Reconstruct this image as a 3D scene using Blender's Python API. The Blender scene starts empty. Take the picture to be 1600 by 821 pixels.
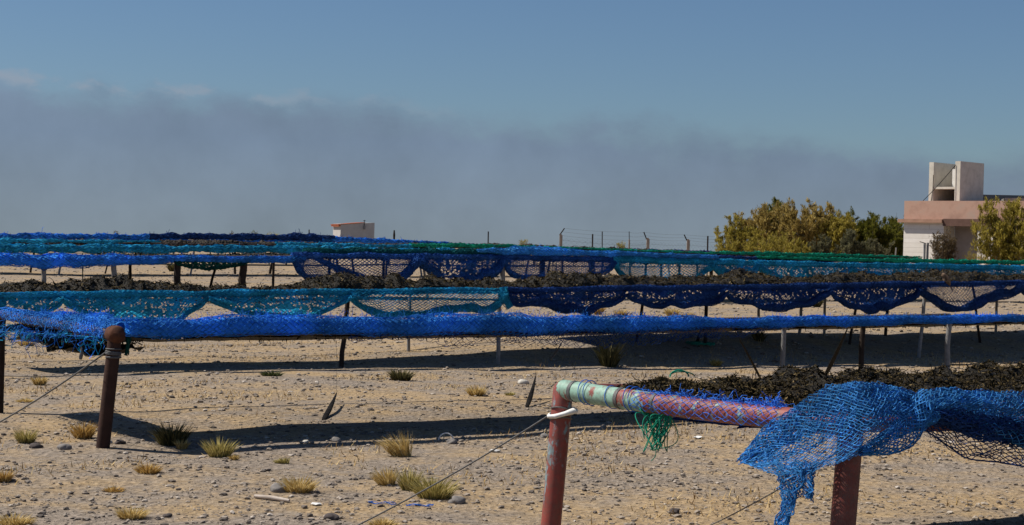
import bpy, math, random
import numpy as np
R = math.radians
random.seed(7)
RNG = np.random.default_rng(7)
S = bpy.context.scene
COL = S.collection

# ------------------------------------------------------------------ camera, world, sun, exposure
EYE = 1.42
F = 2600.0                       # focal length in pixels of the 1600 px wide photograph
PITCH, ROLL = math.atan(25.3 / F), math.atan(0.0253)
fw = np.array([0, math.cos(PITCH), -math.sin(PITCH)])
r0 = np.array([1.0, 0, 0]); u0 = np.cross(r0, fw)
cx = math.cos(ROLL) * r0 + math.sin(ROLL) * u0
cy = -math.sin(ROLL) * r0 + math.cos(ROLL) * u0
from mathutils import Matrix, Vector
cam = bpy.data.cameras.new('camera'); camo = bpy.data.objects.new('camera', cam); COL.objects.link(camo)
cam.sensor_width = 36; cam.lens = 36 * F / 1600; cam.clip_start = 0.1; cam.clip_end = 12000
m = Matrix.Identity(4)
for i in range(3):
    m[i][0], m[i][1], m[i][2] = cx[i], cy[i], -fw[i]
m[2][3] = EYE
camo.matrix_world = m
S.camera = camo

SUN_DIR = np.array([-0.60, 0.09, 0.795]); SUN_DIR /= np.linalg.norm(SUN_DIR)   # towards the sun
SUN_EL = math.asin(SUN_DIR[2]); SUN_AZ = math.atan2(SUN_DIR[0], SUN_DIR[1])
W = bpy.data.worlds.new('World'); S.world = W; W.use_nodes = True
def world():
    nt = W.node_tree; nt.nodes.clear(); N, L = nt.nodes.new, nt.links.new
    out = N('ShaderNodeOutputWorld'); bg = N('ShaderNodeBackground'); bg.inputs['Strength'].default_value = 0.06
    sky = N('ShaderNodeTexSky'); sky.sky_type = 'NISHITA'; sky.sun_disc = False
    sky.sun_elevation = SUN_EL; sky.sun_rotation = SUN_AZ; sky.altitude = 0; sky.air_density = 1.0; sky.dust_density = 0.6; sky.ozone_density = 1.5
    tc = N('ShaderNodeTexCoord'); sep = N('ShaderNodeSeparateXYZ'); L(tc.outputs['Generated'], sep.inputs[0])
    def math_(op, a, b=None, c=None):
        n = N('ShaderNodeMath'); n.operation = op
        for i, v in enumerate((a, b, c)):
            if v is None: continue
            if isinstance(v, (int, float)): n.inputs[i].default_value = v
            else: L(v, n.inputs[i])
        return n.outputs[0]
    def noise(scale, detail, rough, sc=(1, 1, 1)):
        mp = N('ShaderNodeMapping'); mp.inputs['Scale'].default_value = sc; L(tc.outputs['Generated'], mp.inputs[0])
        n = N('ShaderNodeTexNoise'); n.inputs['Scale'].default_value = scale; n.inputs['Detail'].default_value = detail
        n.inputs['Roughness'].default_value = rough; L(mp.outputs[0], n.inputs['Vector']); return n.outputs['Fac']
    # fog bank lying over the sea: everything below a sloping, wispy top edge
    n1 = noise(9, 6, .6, (1, 1, 2.2)); n2 = noise(34, 5, .6, (1, 1, 1.6)); n3 = noise(6, 4, .55, (1, 1, 1.6)); n4 = noise(20, 5, .6, (1, 1, .8))
    edge = math_('MULTIPLY_ADD', sep.outputs['X'], -0.052, 0.0755)
    edge = math_('MULTIPLY_ADD', math_('SUBTRACT', n1, .5), 0.042, edge)
    edge = math_('MULTIPLY_ADD', math_('SUBTRACT', n2, .5), 0.022, edge)
    d = math_('SUBTRACT', edge, sep.outputs['Z'])
    mr = N('ShaderNodeMapRange'); mr.interpolation_type = 'SMOOTHERSTEP'; L(d, mr.inputs['Value'])
    mr.inputs['From Min'].default_value = -0.010; mr.inputs['From Max'].default_value = 0.022
    mr.inputs['To Max'].default_value = 0.94
    # bank colour: blue grey body, paler and greener low down
    ramp = N('ShaderNodeMapRange'); L(sep.outputs['Z'], ramp.inputs['Value']); ramp.inputs['From Min'].default_value = 0.0; ramp.inputs['From Max'].default_value = 0.06
    mixc = N('ShaderNodeMix'); mixc.data_type = 'RGBA'; L(ramp.outputs[0], mixc.inputs['Factor'])
    mixc.inputs['A'].default_value = (FOG_LOW[0], FOG_LOW[1], FOG_LOW[2], 1); mixc.inputs['B'].default_value = (FOG_HIGH[0], FOG_HIGH[1], FOG_HIGH[2], 1)
    var = math_('ADD', math_('MULTIPLY_ADD', math_('SUBTRACT', n3, .5), 0.6, 1.0), math_('MULTIPLY', math_('SUBTRACT', n4, .5), .38))
    vm = N('ShaderNodeVectorMath'); vm.operation = 'SCALE'; L(mixc.outputs['Result'], vm.inputs[0]); L(var, vm.inputs['Scale'])
    # sunlit puffs along the top of the bank, thickest to the left
    pf = N('ShaderNodeMapRange'); pf.interpolation_type = 'SMOOTHSTEP'; L(noise(30, 4, .55, (1, 1, 2.2)), pf.inputs['Value'])
    pf.inputs['From Min'].default_value = .47; pf.inputs['From Max'].default_value = .64
    band = N('ShaderNodeMapRange'); band.interpolation_type = 'SMOOTHSTEP'; L(math_('ABSOLUTE', math_('SUBTRACT', d, 0.000)), band.inputs['Value'])
    band.inputs['From Min'].default_value = 0.008; band.inputs['From Max'].default_value = 0.0
    lf = N('ShaderNodeMapRange'); L(sep.outputs['X'], lf.inputs['Value']); lf.inputs['From Min'].default_value = 0.0; lf.inputs['From Max'].default_value = -.22
    pm = math_('MULTIPLY', math_('MULTIPLY', pf.outputs[0], band.outputs[0]), math_('MULTIPLY', lf.outputs[0], .5))
    mix = N('ShaderNodeMix'); mix.data_type = 'RGBA'
    st = N('ShaderNodeVectorMath'); st.operation = 'MULTIPLY'; L(sky.outputs[0], st.inputs[0]); st.inputs[1].default_value = SKY_TINT
    L(mr.outputs[0], mix.inputs['Factor']); L(st.outputs[0], mix.inputs['A']); L(vm.outputs[0], mix.inputs['B'])
    mix2 = N('ShaderNodeMix'); mix2.data_type = 'RGBA'; L(pm, mix2.inputs['Factor']); L(mix.outputs['Result'], mix2.inputs['A']); mix2.inputs['B'].default_value = (PUFF[0], PUFF[1], PUFF[2], 1)
    L(mix2.outputs['Result'], bg.inputs['Color']); L(bg.outputs[0], out.inputs[0])
SKY_TINT = (0.61, 0.765, 0.96)
K = 1 / 0.06
FOG_LOW = (0.172 * K, 0.214 * K, 0.253 * K)
FOG_HIGH = (0.140 * K, 0.190 * K, 0.266 * K)
PUFF = (0.27 * K, 0.29 * K, 0.34 * K)
world()
sl = bpy.data.lights.new('sun', 'SUN'); sl.energy = 4.8; sl.angle = R(.5); sl.color = (1.0, .93, .82)
so = bpy.data.objects.new('sun', sl); COL.objects.link(so); so.location = (-60, 8, 80)
so.rotation_euler = Vector(-SUN_DIR).to_track_quat('-Z', 'Y').to_euler()
S.view_settings.view_transform = 'Standard'; S.view_settings.look = 'None'; S.view_settings.gamma = 1; S.view_settings.exposure = 0.3
S.render.engine = 'CYCLES'; S.cycles.use_denoising = True; S.cycles.max_bounces = 6; S.cycles.diffuse_bounces = 3; S.cycles.transparent_max_bounces = 8

# ------------------------------------------------------------------ noise
def _h(n, seed):
    n = (n.astype(np.int64) * 374761393 + seed * 668265263) & 0x7fffffff
    n = (n ^ (n >> 13)) * 1274126177 & 0x7fffffff
    n = n ^ (n >> 16)
    return (n & 0xffff) / 65535.0
def n1(x, seed=0):
    x = np.asarray(x, float); i = np.floor(x); f = x - i; f = f * f * (3 - 2 * f)
    return _h(i, seed) * (1 - f) + _h(i + 1, seed) * f - .5
def n2(x, y, seed=0):
    x = np.asarray(x, float); y = np.asarray(y, float)
    i = np.floor(x); j = np.floor(y); f = x - i; g = y - j; f = f * f * (3 - 2 * f); g = g * g * (3 - 2 * g)
    H = lambda a, b: _h(a + b * 57131, seed)
    return (H(i, j) * (1 - f) + H(i + 1, j) * f) * (1 - g) + (H(i, j + 1) * (1 - f) + H(i + 1, j + 1) * f) * g - .5

# ------------------------------------------------------------------ terrain and projection
RD = R(35); RT = np.array([math.cos(RD), math.sin(RD)]); RN = np.array([-math.sin(RD), math.cos(RD)])   # row direction, away-normal
def sstep(a, b, x):
    t = np.clip((x - a) / (b - a), 0, 1); return t * t * (3 - 2 * t)
def hg(x, y, fine=True):
    x = np.asarray(x, float); y = np.asarray(y, float)
    h = 0.58 * sstep(55, 104, y) - 3.0 * sstep(260, 900, y)
    h = h + 0.10 * n2(x / 3.1 + 5, y / 3.1, 3) * sstep(4, 9, y)
    q = np.stack([x - A3[0], y - A3[1]], -1); a3, o3 = q @ RT, q @ RN       # a bank running along the third table, rising away from us
    on = sstep(4.5, 9.5, a3) * (1 - sstep(26, 34, a3))
    h = h + on * (0.20 * sstep(-.9, 2.6, o3) * (1 - sstep(3.0, 7.5, o3)) - 0.15 * sstep(-4.0, -1.2, o3) * (1 - sstep(-.6, 1.6, o3)))
    if fine: h = h + 0.035 * n2(x / .55, y / .55, 4)
    return h
def ray(px, py):
    d = fw + cx * (px - 800) / F + cy * (410.5 - py) / F
    return d / d[1]
EYEV = np.array([0, 0, EYE])
def at_depth(px, py, y): return EYEV + ray(px, py) * y
def on_ground(px, py):
    d = ray(px, py); lo, hi = 3.0, 260.0
    t = max(3, min(200, EYE / max(1e-4, -d[2])))
    for _ in range(30):
        p = EYEV + d * t
        t2 = (EYE - float(hg(p[0], p[1]))) / max(1e-4, -d[2]); t = .5 * t + .5 * min(t2, 230)
    p = EYEV + d * t; p[2] = float(hg(p[0], p[1])); return p
def on_line(px, py, A, off=0.0):
    """point of the pixel ray on the vertical plane through A along the rows, moved off metres away from us"""
    d = ray(px, py); A2 = np.array(A[:2]) + RN * off
    t = (A2 @ RN) / (d[:2] @ RN)
    return EYEV + d * t

A3 = at_depth(-2, 463, 16.8)
# ------------------------------------------------------------------ mesh builder
class MB:
    def __init__(s): s.v = []; s.f = []; s.n = 0; s.mi = []
    def add(s, v, f, mi=0):
        v = np.asarray(v, float).reshape(-1, 3); f = np.asarray(f, int)
        s.v.append(v); s.f.append(f + s.n); s.mi.append(np.full(len(f), mi)); s.n += len(v)
    def box(s, c, size, rot=None, mi=0):
        v = np.array([[a, b, d] for a in (-.5, .5) for b in (-.5, .5) for d in (-.5, .5)]) * np.array(size)
        if rot is not None: v = v @ np.asarray(rot).T
        s.add(v + np.array(c), [[0, 1, 3, 2], [4, 6, 7, 5], [0, 4, 5, 1], [2, 3, 7, 6], [0, 2, 6, 4], [1, 5, 7, 3]], mi)
    def tube(s, P, r, n=8, cap=True, mi=0, squash=1.0):
        P = np.asarray(P, float); m = len(P); r = np.broadcast_to(np.asarray(r, float), (m,))
        T = np.gradient(P, axis=0); T /= np.linalg.norm(T, axis=1)[:, None] + 1e-12
        ref = np.array([0, 0, 1.0]) if abs(T[:, 2]).mean() < .8 else np.array([0, 1.0, 0])
        e1 = np.cross(T, ref); e1 /= np.linalg.norm(e1, axis=1)[:, None] + 1e-12; e2 = np.cross(e1, T)
        a = np.arange(n) * 2 * np.pi / n
        V = P[:, None] + r[:, None, None] * (np.cos(a)[None, :, None] * e1[:, None] + squash * np.sin(a)[None, :, None] * e2[:, None])
        i = np.arange(m - 1)[:, None]; j = np.arange(n)[None]; k = (j + 1) % n
        q = np.stack([i * n + j, i * n + k, (i + 1) * n + k, (i + 1) * n + j], -1).reshape(-1, 4)
        s.add(V.reshape(-1, 3), q, mi)
        if cap:
            for e, rev in ((0, 0), (m - 1, 1)):
                idx = [e * n + x for x in range(n)]
                c = P[e]; base = V[e]
                s.add(np.vstack([base, c]), [[x, (x + 1) % n, n] if rev else [(x + 1) % n, x, n] for x in range(n)], mi)
    def strands(s, a, b, r):
        """three-sided prisms along many segments at once"""
        a = np.asarray(a, float); b = np.asarray(b, float); d = b - a
        ln = np.linalg.norm(d, axis=1); ok = ln > 1e-6; a, b, d = a[ok], b[ok], d[ok]
        if len(a) == 0: return
        d = d / ln[ok][:, None]
        ref = RNG.normal(size=d.shape); e1 = np.cross(d, ref); e1 /= np.linalg.norm(e1, axis=1)[:, None] + 1e-9; e2 = np.cross(d, e1)
        rr = np.broadcast_to(np.asarray(r, float), (len(ok),))[ok][:, None]
        V = []
        for p in (a, b):
            for k in range(3):
                t = 2 * math.pi * k / 3; V.append(p + rr * (math.cos(t) * e1 + math.sin(t) * e2))
        V = np.stack(V, 1); N = len(a); o = (np.arange(N) * 6)[:, None]
        q = np.concatenate([o + np.array([[k, (k + 1) % 3, 3 + (k + 1) % 3, 3 + k]]) for k in range(3)])
        s.add(V.reshape(-1, 3), q)
    def net(s, G, r, jit=0.0, drop=0.0):
        """knotted diamond netting on a (nu, nv, 3) lattice; odd columns are half a mesh down"""
        G = np.array(G, float); nu, nv = G.shape[:2]
        if jit: G = G + RNG.normal(size=G.shape) * jit
        mid = .5 * (G[:, :-1] + G[:, 1:])
        A, B = [], []
        for i in range(nu - 1):
            if i % 2 == 0: c0, c1 = G[i], mid[i + 1]
            else: c0, c1 = mid[i], G[i + 1]
            n = min(len(c0), len(c1))
            A.append(c0[:n]); B.append(c1[:n])
            if i % 2 == 0: A.append(c0[1:]); B.append(c1)
            else: A.append(c0); B.append(c1[1:])
        A = np.concatenate(A); B = np.concatenate(B)
        if drop: k = RNG.random(len(A)) > drop; A, B = A[k], B[k]
        s.strands(A, B, r)
    def grid(s, G, mi=0):
        G = np.asarray(G, float); a, b = G.shape[:2]
        i = np.arange(a - 1)[:, None]; j = np.arange(b - 1)[None]
        q = np.stack([i * b + j, (i + 1) * b + j, (i + 1) * b + j + 1, i * b + j + 1], -1).reshape(-1, 4)
        s.add(G.reshape(-1, 3), q, mi)
    def build(s, name, mat, parent=None, smooth=False, origin=None):
        V = np.concatenate(s.v)
        if parent is not None: o = np.array(world_loc(parent)); loc = (0, 0, 0)
        else:
            if origin is None: lo, hi = V.min(0), V.max(0); o = np.array([(lo[0] + hi[0]) / 2, (lo[1] + hi[1]) / 2, lo[2]])
            else: o = np.array(origin)
            loc = tuple(o)
        V = V - o
        me = bpy.data.meshes.new(name)
        me.vertices.add(len(V)); me.vertices.foreach_set('co', V.astype(np.float32).ravel())
        starts, idx, tot, mis = [], [], 0, []
        for f, mi in zip(s.f, s.mi):
            if len(f) == 0: continue
            starts.append(tot + np.arange(len(f)) * f.shape[1]); idx.append(f.ravel()); tot += f.size; mis.append(mi)
        idx = np.concatenate(idx); starts = np.concatenate(starts); mis = np.concatenate(mis)
        me.loops.add(len(idx)); me.loops.foreach_set('vertex_index', idx.astype(np.int32))
        me.polygons.add(len(starts)); me.polygons.foreach_set('loop_start', starts.astype(np.int32))
        me.polygons.foreach_set('material_index', mis.astype(np.int32))
        me.polygons.foreach_set('use_smooth', np.full(len(starts), bool(smooth)))
        me.update(calc_edges=True)
        for mm in (mat if isinstance(mat, (list, tuple)) else [mat]): me.materials.append(mm)
        ob = bpy.data.objects.new(name, me); COL.objects.link(ob); ob.location = loc
        if parent is not None: ob.parent = parent
        return ob
def world_loc(o):
    p = np.array(o.location)
    while o.parent is not None: o = o.parent; p = p + np.array(o.location)
    return p
def thing(name, label, cat, loc, group=None):
    o = bpy.data.objects.new(name, None); COL.objects.link(o); o.location = tuple(loc); o.empty_display_size = .2
    return tag(o, label, cat, group)
def tag(o, label, cat, group=None, kind=None):
    o['label'] = label; o['category'] = cat
    if group: o['group'] = group
    if kind: o['kind'] = kind
    return o
def structure(o, label=None):
    o['kind'] = 'structure'
    if label: o['label'] = label
    return o
def rotz(a): c, s_ = math.cos(a), math.sin(a); return np.array([[c, -s_, 0], [s_, c, 0], [0, 0, 1.0]])

# ------------------------------------------------------------------ materials
def new_mat(name, rough=.8, spec=.3):
    mt = bpy.data.materials.new(name); mt.use_nodes = True
    b = mt.node_tree.nodes['Principled BSDF']; b.inputs['Roughness'].default_value = rough; b.inputs['Specular IOR Level'].default_value = spec
    return mt, mt.node_tree, b
def ramp(nt, fac, stops, interp='LINEAR'):
    n = nt.nodes.new('ShaderNodeValToRGB'); cr = n.color_ramp; cr.interpolation = interp
    while len(cr.elements) < len(stops): cr.elements.new(.5)
    for e, (p, c) in zip(cr.elements, stops): e.position = p; e.color = (*c, 1)
    nt.links.new(fac, n.inputs[0]); return n.outputs[0]
def tnoise(nt, scale, detail=4, rough=.6, vec=None, sc=None, rot=None):
    n = nt.nodes.new('ShaderNodeTexNoise'); n.inputs['Scale'].default_value = scale; n.inputs['Detail'].default_value = detail; n.inputs['Roughness'].default_value = rough
    if vec is None: vec = nt.nodes.new('ShaderNodeTexCoord').outputs['Object']
    if sc or rot:
        mp = nt.nodes.new('ShaderNodeMapping'); nt.links.new(vec, mp.inputs[0])
        if sc: mp.inputs['Scale'].default_value = sc
        if rot: mp.inputs['Rotation'].default_value = rot
        vec = mp.outputs[0]
    nt.links.new(vec, n.inputs['Vector']); return n.outputs['Fac']
def mixc(nt, fac, a, b, mode='MIX'):
    n = nt.nodes.new('ShaderNodeMix'); n.data_type = 'RGBA'; n.blend_type = mode
    for k, v in (('Factor', fac), ('A', a), ('B', b)):
        if isinstance(v, (tuple, list)): n.inputs[k].default_value = (*v[:3], 1)
        elif isinstance(v, (int, float)): n.inputs[k].default_value = v
        else: nt.links.new(v, n.inputs[k])
    return n.outputs['Result']
def bump(nt, b, h, strength=.4, dist=.02):
    n = nt.nodes.new('ShaderNodeBump'); n.inputs['Strength'].default_value = strength; n.inputs['Distance'].default_value = dist
    nt.links.new(h, n.inputs['Height']); nt.links.new(n.outputs[0], b.inputs['Normal'])
def island(nt): return nt.nodes.new('ShaderNodeNewGeometry').outputs['Random Per Island']
def mat_island(name, stops, rough=.8, spec=.3, noise=None, transl=0):
    mt, nt, b = new_mat(name, rough, spec); c = ramp(nt, island(nt), stops)
    if noise:
        sc, amt = noise; c = mixc(nt, amt, c, ramp(nt, tnoise(nt, sc), [(.3, (.35, .35, .35)), (.7, (1.6, 1.6, 1.6))]), 'MULTIPLY')
    nt.links.new(c, b.inputs['Base Color'])
    if transl:
        t = nt.nodes.new('ShaderNodeBsdfTranslucent'); nt.links.new(c, t.inputs[0]); mx = nt.nodes.new('ShaderNodeMixShader'); mx.inputs[0].default_value = transl
        nt.links.new(b.outputs[0], mx.inputs[1]); nt.links.new(t.outputs[0], mx.inputs[2]); nt.links.new(mx.outputs[0], nt.nodes['Material Output'].inputs[0])
    return mt
def mat_noise(name, stops, scale=8, rough=.85, spec=.25, detail=5, sc=None, bmp=.3, dist=.01):
    mt, nt, b = new_mat(name, rough, spec); f = tnoise(nt, scale, detail, .65, sc=sc)
    nt.links.new(ramp(nt, f, stops), b.inputs['Base Color'])
    if bmp: bump(nt, b, tnoise(nt, scale * 4, 4, .7, sc=sc), bmp, dist)
    return mt
def net_mat(name, c, var=.4, transl=.42):
    c = np.array(c)
    return mat_island(name, [(0, tuple(c * (1 - var))), (.6, tuple(c)), (1, tuple(np.minimum(c * (1 + var) + .01, 1)))], .8, .12, noise=(2.2, .6), transl=transl)
M = {}
M['royal'] = net_mat('royal_blue_net', (.042, .275, .78))
M['near_blue'] = net_mat('bright_blue_net', (.050, .245, .56))
M['navy'] = net_mat('navy_net', (.020, .070, .25))
M['turq'] = net_mat('turquoise_net', (.028, .37, .60))
M['sky'] = net_mat('sky_blue_net', (.06, .34, .75))
M['green'] = net_mat('sea_green_net', (.014, .36, .24))
M['dkgreen'] = net_mat('dark_green_net', (.01, .09, .07))
M['midblue'] = net_mat('faded_navy_net', (.030, .125, .42))
M['turqgreen'] = net_mat('teal_net', (.012, .15, .17))
M['weednet'] = net_mat('weedy_net', (.055, .042, .034), .4, 0)
M['bed'] = net_mat('dark_bed_net', (.020, .022, .030))
M['bedblue'] = net_mat('blue_bed_net', (.012, .04, .16))
M['rail'] = mat_noise('weathered_rail', [(.3, (.055, .044, .042)), (.7, (.125, .105, .105))], 14)
M['greyleg'] = mat_noise('galvanised_leg', [(.3, (.13, .13, .135)), (.7, (.24, .235, .23))], 20, .6, .4)
M['darkleg'] = mat_noise('dark_wood_leg', [(.3, (.014, .009, .007)), (.7, (.038, .026, .020))], 16)
M['brownpost'] = mat_noise('brown_rust', [(.3, (.028, .013, .010)), (.6, (.050, .024, .017)), (.8, (.08, .04, .026))], 9)
M['rustcap'] = mat_noise('rust_cap', [(.3, (.05, .020, .012)), (.7, (.12, .045, .022))], 14)
M['wire'] = mat_noise('grey_wire', [(.3, (.06, .06, .062)), (.7, (.13, .13, .13))], 30, .5, .3)
M['blackstrip'] = mat_noise('black_rubber', [(.3, (.007, .006, .006)), (.7, (.018, .016, .015))], 10, .9, .05, bmp=0)
M['greystrip'] = mat_noise('grey_plastic', [(.3, (.10, .095, .095)), (.7, (.2, .19, .19))], 10)
M['white'] = mat_noise('white_plastic', [(.3, (.62, .62, .60)), (.7, (.82, .82, .80))], 12, .5)
M['twine'] = net_mat('blue_twine', (.025, .14, .56), .2, 0)
M['greencord'] = net_mat('green_cord', (.012, .25, .16), .25, .1)
M['seaweed'] = mat_island('seaweed', [(0, (.010, .007, .004)), (.45, (.030, .021, .009)), (.75, (.065, .046, .017)), (.93, (.115, .082, .030)), (1, (.22, .16, .075))], .75, .12, noise=(1.5, .6))
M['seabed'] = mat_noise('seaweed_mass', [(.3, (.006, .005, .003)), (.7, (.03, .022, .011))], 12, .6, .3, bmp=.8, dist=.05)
def paint(name, top, stops2, thr, scale, grime=True):
    mt, nt, b = new_mat(name, .55, .4)
    under = ramp(nt, tnoise(nt, 18, 5, .7), stops2)
    f = ramp(nt, tnoise(nt, scale, 7, .72, sc=(1, 1, .45)), [(thr - .025, (0, 0, 0)), (thr + .025, (1, 1, 1))])
    c = mixc(nt, f, under, top)
    if grime: c = mixc(nt, ramp(nt, tnoise(nt, 40, 4, .7), [(.35, (.5, .5, .5)), (.6, (0, 0, 0))]), c, (.10, .075, .06))
    nt.links.new(c, b.inputs['Base Color']); bump(nt, b, f, .3, .003); return mt
RED = [(.3, (.20, .035, .028)), (.7, (.31, .062, .046))]
M['redpost'] = paint('red_post_paint', (.20, .30, .33), RED, .555, 9)
M['redpost2'] = paint('dark_red_paint', (.26, .10, .08), [(.3, (.10, .022, .018)), (.7, (.20, .045, .033))], .64, 30)
M['mintbar'] = paint('mint_bar_paint', (.25, .42, .34), RED, .445, 9)
M['redbar'] = paint('red_bar_paint', (.26, .40, .36), RED, .57, 14)

# ------------------------------------------------------------------ ground
def ground():
    ys = np.concatenate([np.linspace(2, 30, 190), np.geomspace(30.3, 6000, 150)])
    a = np.linspace(-1, 1, 240); X0 = np.sign(a) * np.abs(a) ** 1.0
    mb = MB()
    half = 8 + ys * .62
    G = np.zeros((len(ys), len(a), 3))
    # a rectilinear sheet whose columns widen towards the horizon
    G[..., 0] = X0[None] * half[:, None]; G[..., 1] = ys[:, None]
    G[..., 2] = hg(G[..., 0], G[..., 1])
    mb.grid(G.transpose(1, 0, 2))
    mt, nt, b = new_mat('dry_ground', .95, .1)
    geo = nt.nodes.new('ShaderNodeNewGeometry'); P = geo.outputs['Position']
    rot = (0, 0, -RD)
    band = tnoise(nt, .75, 5, .62, vec=P, sc=(.30, 1, 1), rot=rot)
    fine = tnoise(nt, 26, 6, .75, vec=P)
    patch = tnoise(nt, 2.2, 5, .7, vec=P)
    gravel = ramp(nt, fine, [(.28, (.105, .087, .072)), (.5, (.24, .20, .162)), (.72, (.36, .305, .25))])
    straw = ramp(nt, fine, [(.28, (.20, .13, .068)), (.5, (.37, .262, .138)), (.75, (.50, .375, .22))])
    n = nt.nodes.new('ShaderNodeMath'); n.operation = 'ADD'; nt.links.new(band, n.inputs[0]); nt.links.new(patch, n.inputs[1])
    f = ramp(nt, n.outputs[0], [(.46, (0, 0, 0)), (.57, (1, 1, 1))])
    nn = nt.nodes.new('ShaderNodeMath'); nn.operation = 'MULTIPLY'; nt.links.new(n.outputs[0], nn.inputs[0]); nn.inputs[1].default_value = .5
    f = ramp(nt, nn.outputs[0], [(.44, (0, 0, 0)), (.57, (.75, .75, .75))])
    c = mixc(nt, f, gravel, straw)
    vor = nt.nodes.new('ShaderNodeTexVoronoi'); vor.inputs['Scale'].default_value = 22; nt.links.new(P, vor.inputs['Vector'])
    vr = nt.nodes.new('ShaderNodeTexVoronoi'); vr.inputs['Scale'].default_value = 9; nt.links.new(P, vr.inputs['Vector'])
    sepc = nt.nodes.new('ShaderNodeSeparateColor'); nt.links.new(vor.outputs['Color'], sepc.inputs[0])
    c = mixc(nt, .5, c, ramp(nt, sepc.outputs[0], [(0, (.7, .68, .66)), (.5, (1, 1, 1)), (1, (1.25, 1.22, 1.2))]), 'MULTIPLY')
    nt.links.new(c, b.inputs['Base Color'])
    hgt = nt.nodes.new('ShaderNodeMath'); hgt.operation = 'ADD'; nt.links.new(fine, hgt.inputs[0]); nt.links.new(vor.outputs['Distance'], hgt.inputs[1])
    bump(nt, b, hgt.outputs[0], .6, .03)
    structure(mb.build('ground', mt, smooth=True, origin=(0, 0, 0)), 'dry stony ground with patches of straw coloured dust')
ground()

OCT = np.array([[1, 0, 0], [-1, 0, 0], [0, 1, 0], [0, -1, 0], [0, 0, 1], [0, 0, -1], [.62, .62, .62], [-.62, .62, .62], [.62, -.62, .62], [-.62, -.62, .62]], float)
OCTF = np.array([[4, 6, 7], [4, 7, 9], [4, 9, 8], [4, 8, 6], [0, 2, 6], [2, 1, 7], [1, 3, 9], [3, 0, 8], [2, 7, 6], [1, 9, 7], [3, 8, 9], [0, 6, 8], [2, 0, 5], [1, 2, 5], [3, 1, 5], [0, 3, 5]])
def gravel():
    mb = MB()
    for (y0, y1, n, s0, s1) in ((8.0, 13, 20000, .004, .020), (13, 22, 17000, .005, .026), (22, 40, 12000, .010, .042), (40, 75, 6000, .02, .06)):
        y = np.sqrt(RNG.uniform(y0 ** 2, y1 ** 2, n * 2)); x = RNG.uniform(-1, 1, n * 2) * (y * .33 + .8)
        w = x * RN[0] + y * RN[1]; l = x * RT[0] + y * RT[1]
        dens = n2(l / 3.5, w / .55, 11) + n2(x / .6, y / .6, 12) * .8
        k = dens > RNG.uniform(-.75, .55, n * 2); x, y = x[k][:n], y[k][:n]; n = len(x)
        s = s0 + (s1 - s0) * RNG.random(n) ** 7
        sc = np.stack([s * RNG.uniform(.8, 1.5, n), s * RNG.uniform(.8, 1.4, n), s * RNG.uniform(.45, .85, n)], -1)
        a = RNG.uniform(0, 6.28, n); V = OCT[None] * RNG.uniform(.72, 1.2, (n, 10, 1)) * sc[:, None]
        ca, sa = np.cos(a)[:, None], np.sin(a)[:, None]
        V = np.stack([V[..., 0] * ca - V[..., 1] * sa, V[..., 0] * sa + V[..., 1] * ca, V[..., 2]], -1)
        V = V + np.stack([x, y, hg(x, y) + sc[:, 2] * .25], -1)[:, None]
        mb.add(V.reshape(-1, 3), (OCTF[None] + (np.arange(n) * 10)[:, None, None]).reshape(-1, 3))
    mt = mat_island('gravel_stone', [(0, (.10, .085, .075)), (.2, (.17, .142, .12)), (.6, (.26, .22, .18)), (.92, (.34, .29, .24)), (1, (.46, .41, .36))], .9, .2)
    o = mb.build('gravel', mt, smooth=False, origin=(0, 12, 0)); tag(o, 'loose grey and tan pebbles strewn over the dry ground', 'gravel', kind='stuff')
gravel()
def dust_straw():
    """short dead grass stubble in the straw coloured patches"""
    mb = MB(); n = 60000
    y = np.sqrt(RNG.uniform(8.2 ** 2, 26 ** 2, n)); x = RNG.uniform(-1, 1, n) * (y * .33 + .6)
    w = x * RN[0] + y * RN[1]; l = x * RT[0] + y * RT[1]
    k = (n2(l / 3.2 + 9, w / .7, 21) + .7 * n2(x / .5, y / .5, 22)) > .16
    x, y = x[k], y[k]; n = len(x); z = hg(x, y)
    L = RNG.uniform(.02, .075, n); a = RNG.uniform(0, 6.28, n); tl = RNG.uniform(.3, 1.4, n)
    p = np.stack([x, y, z], -1); tip = p + np.stack([np.cos(a) * np.sin(tl) * L, np.sin(a) * np.sin(tl) * L, np.cos(tl) * L], -1)
    sd = np.stack([-np.sin(a), np.cos(a), 0 * a], -1) * .004
    V = np.stack([p - sd, p + sd, tip], 1).reshape(-1, 3)
    mb.add(V, np.arange(n * 3).reshape(-1, 3))
    mt = mat_island('dead_grass', [(0, (.20, .12, .05)), (.5, (.40, .27, .11)), (1, (.55, .42, .22))], .9, .1)
    tag(mb.build('dry_grass', mt, origin=(0, 12, 0)), 'thin dead straw stubble lying in yellow patches on the ground', 'dry grass', kind='stuff')
dust_straw()

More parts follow.
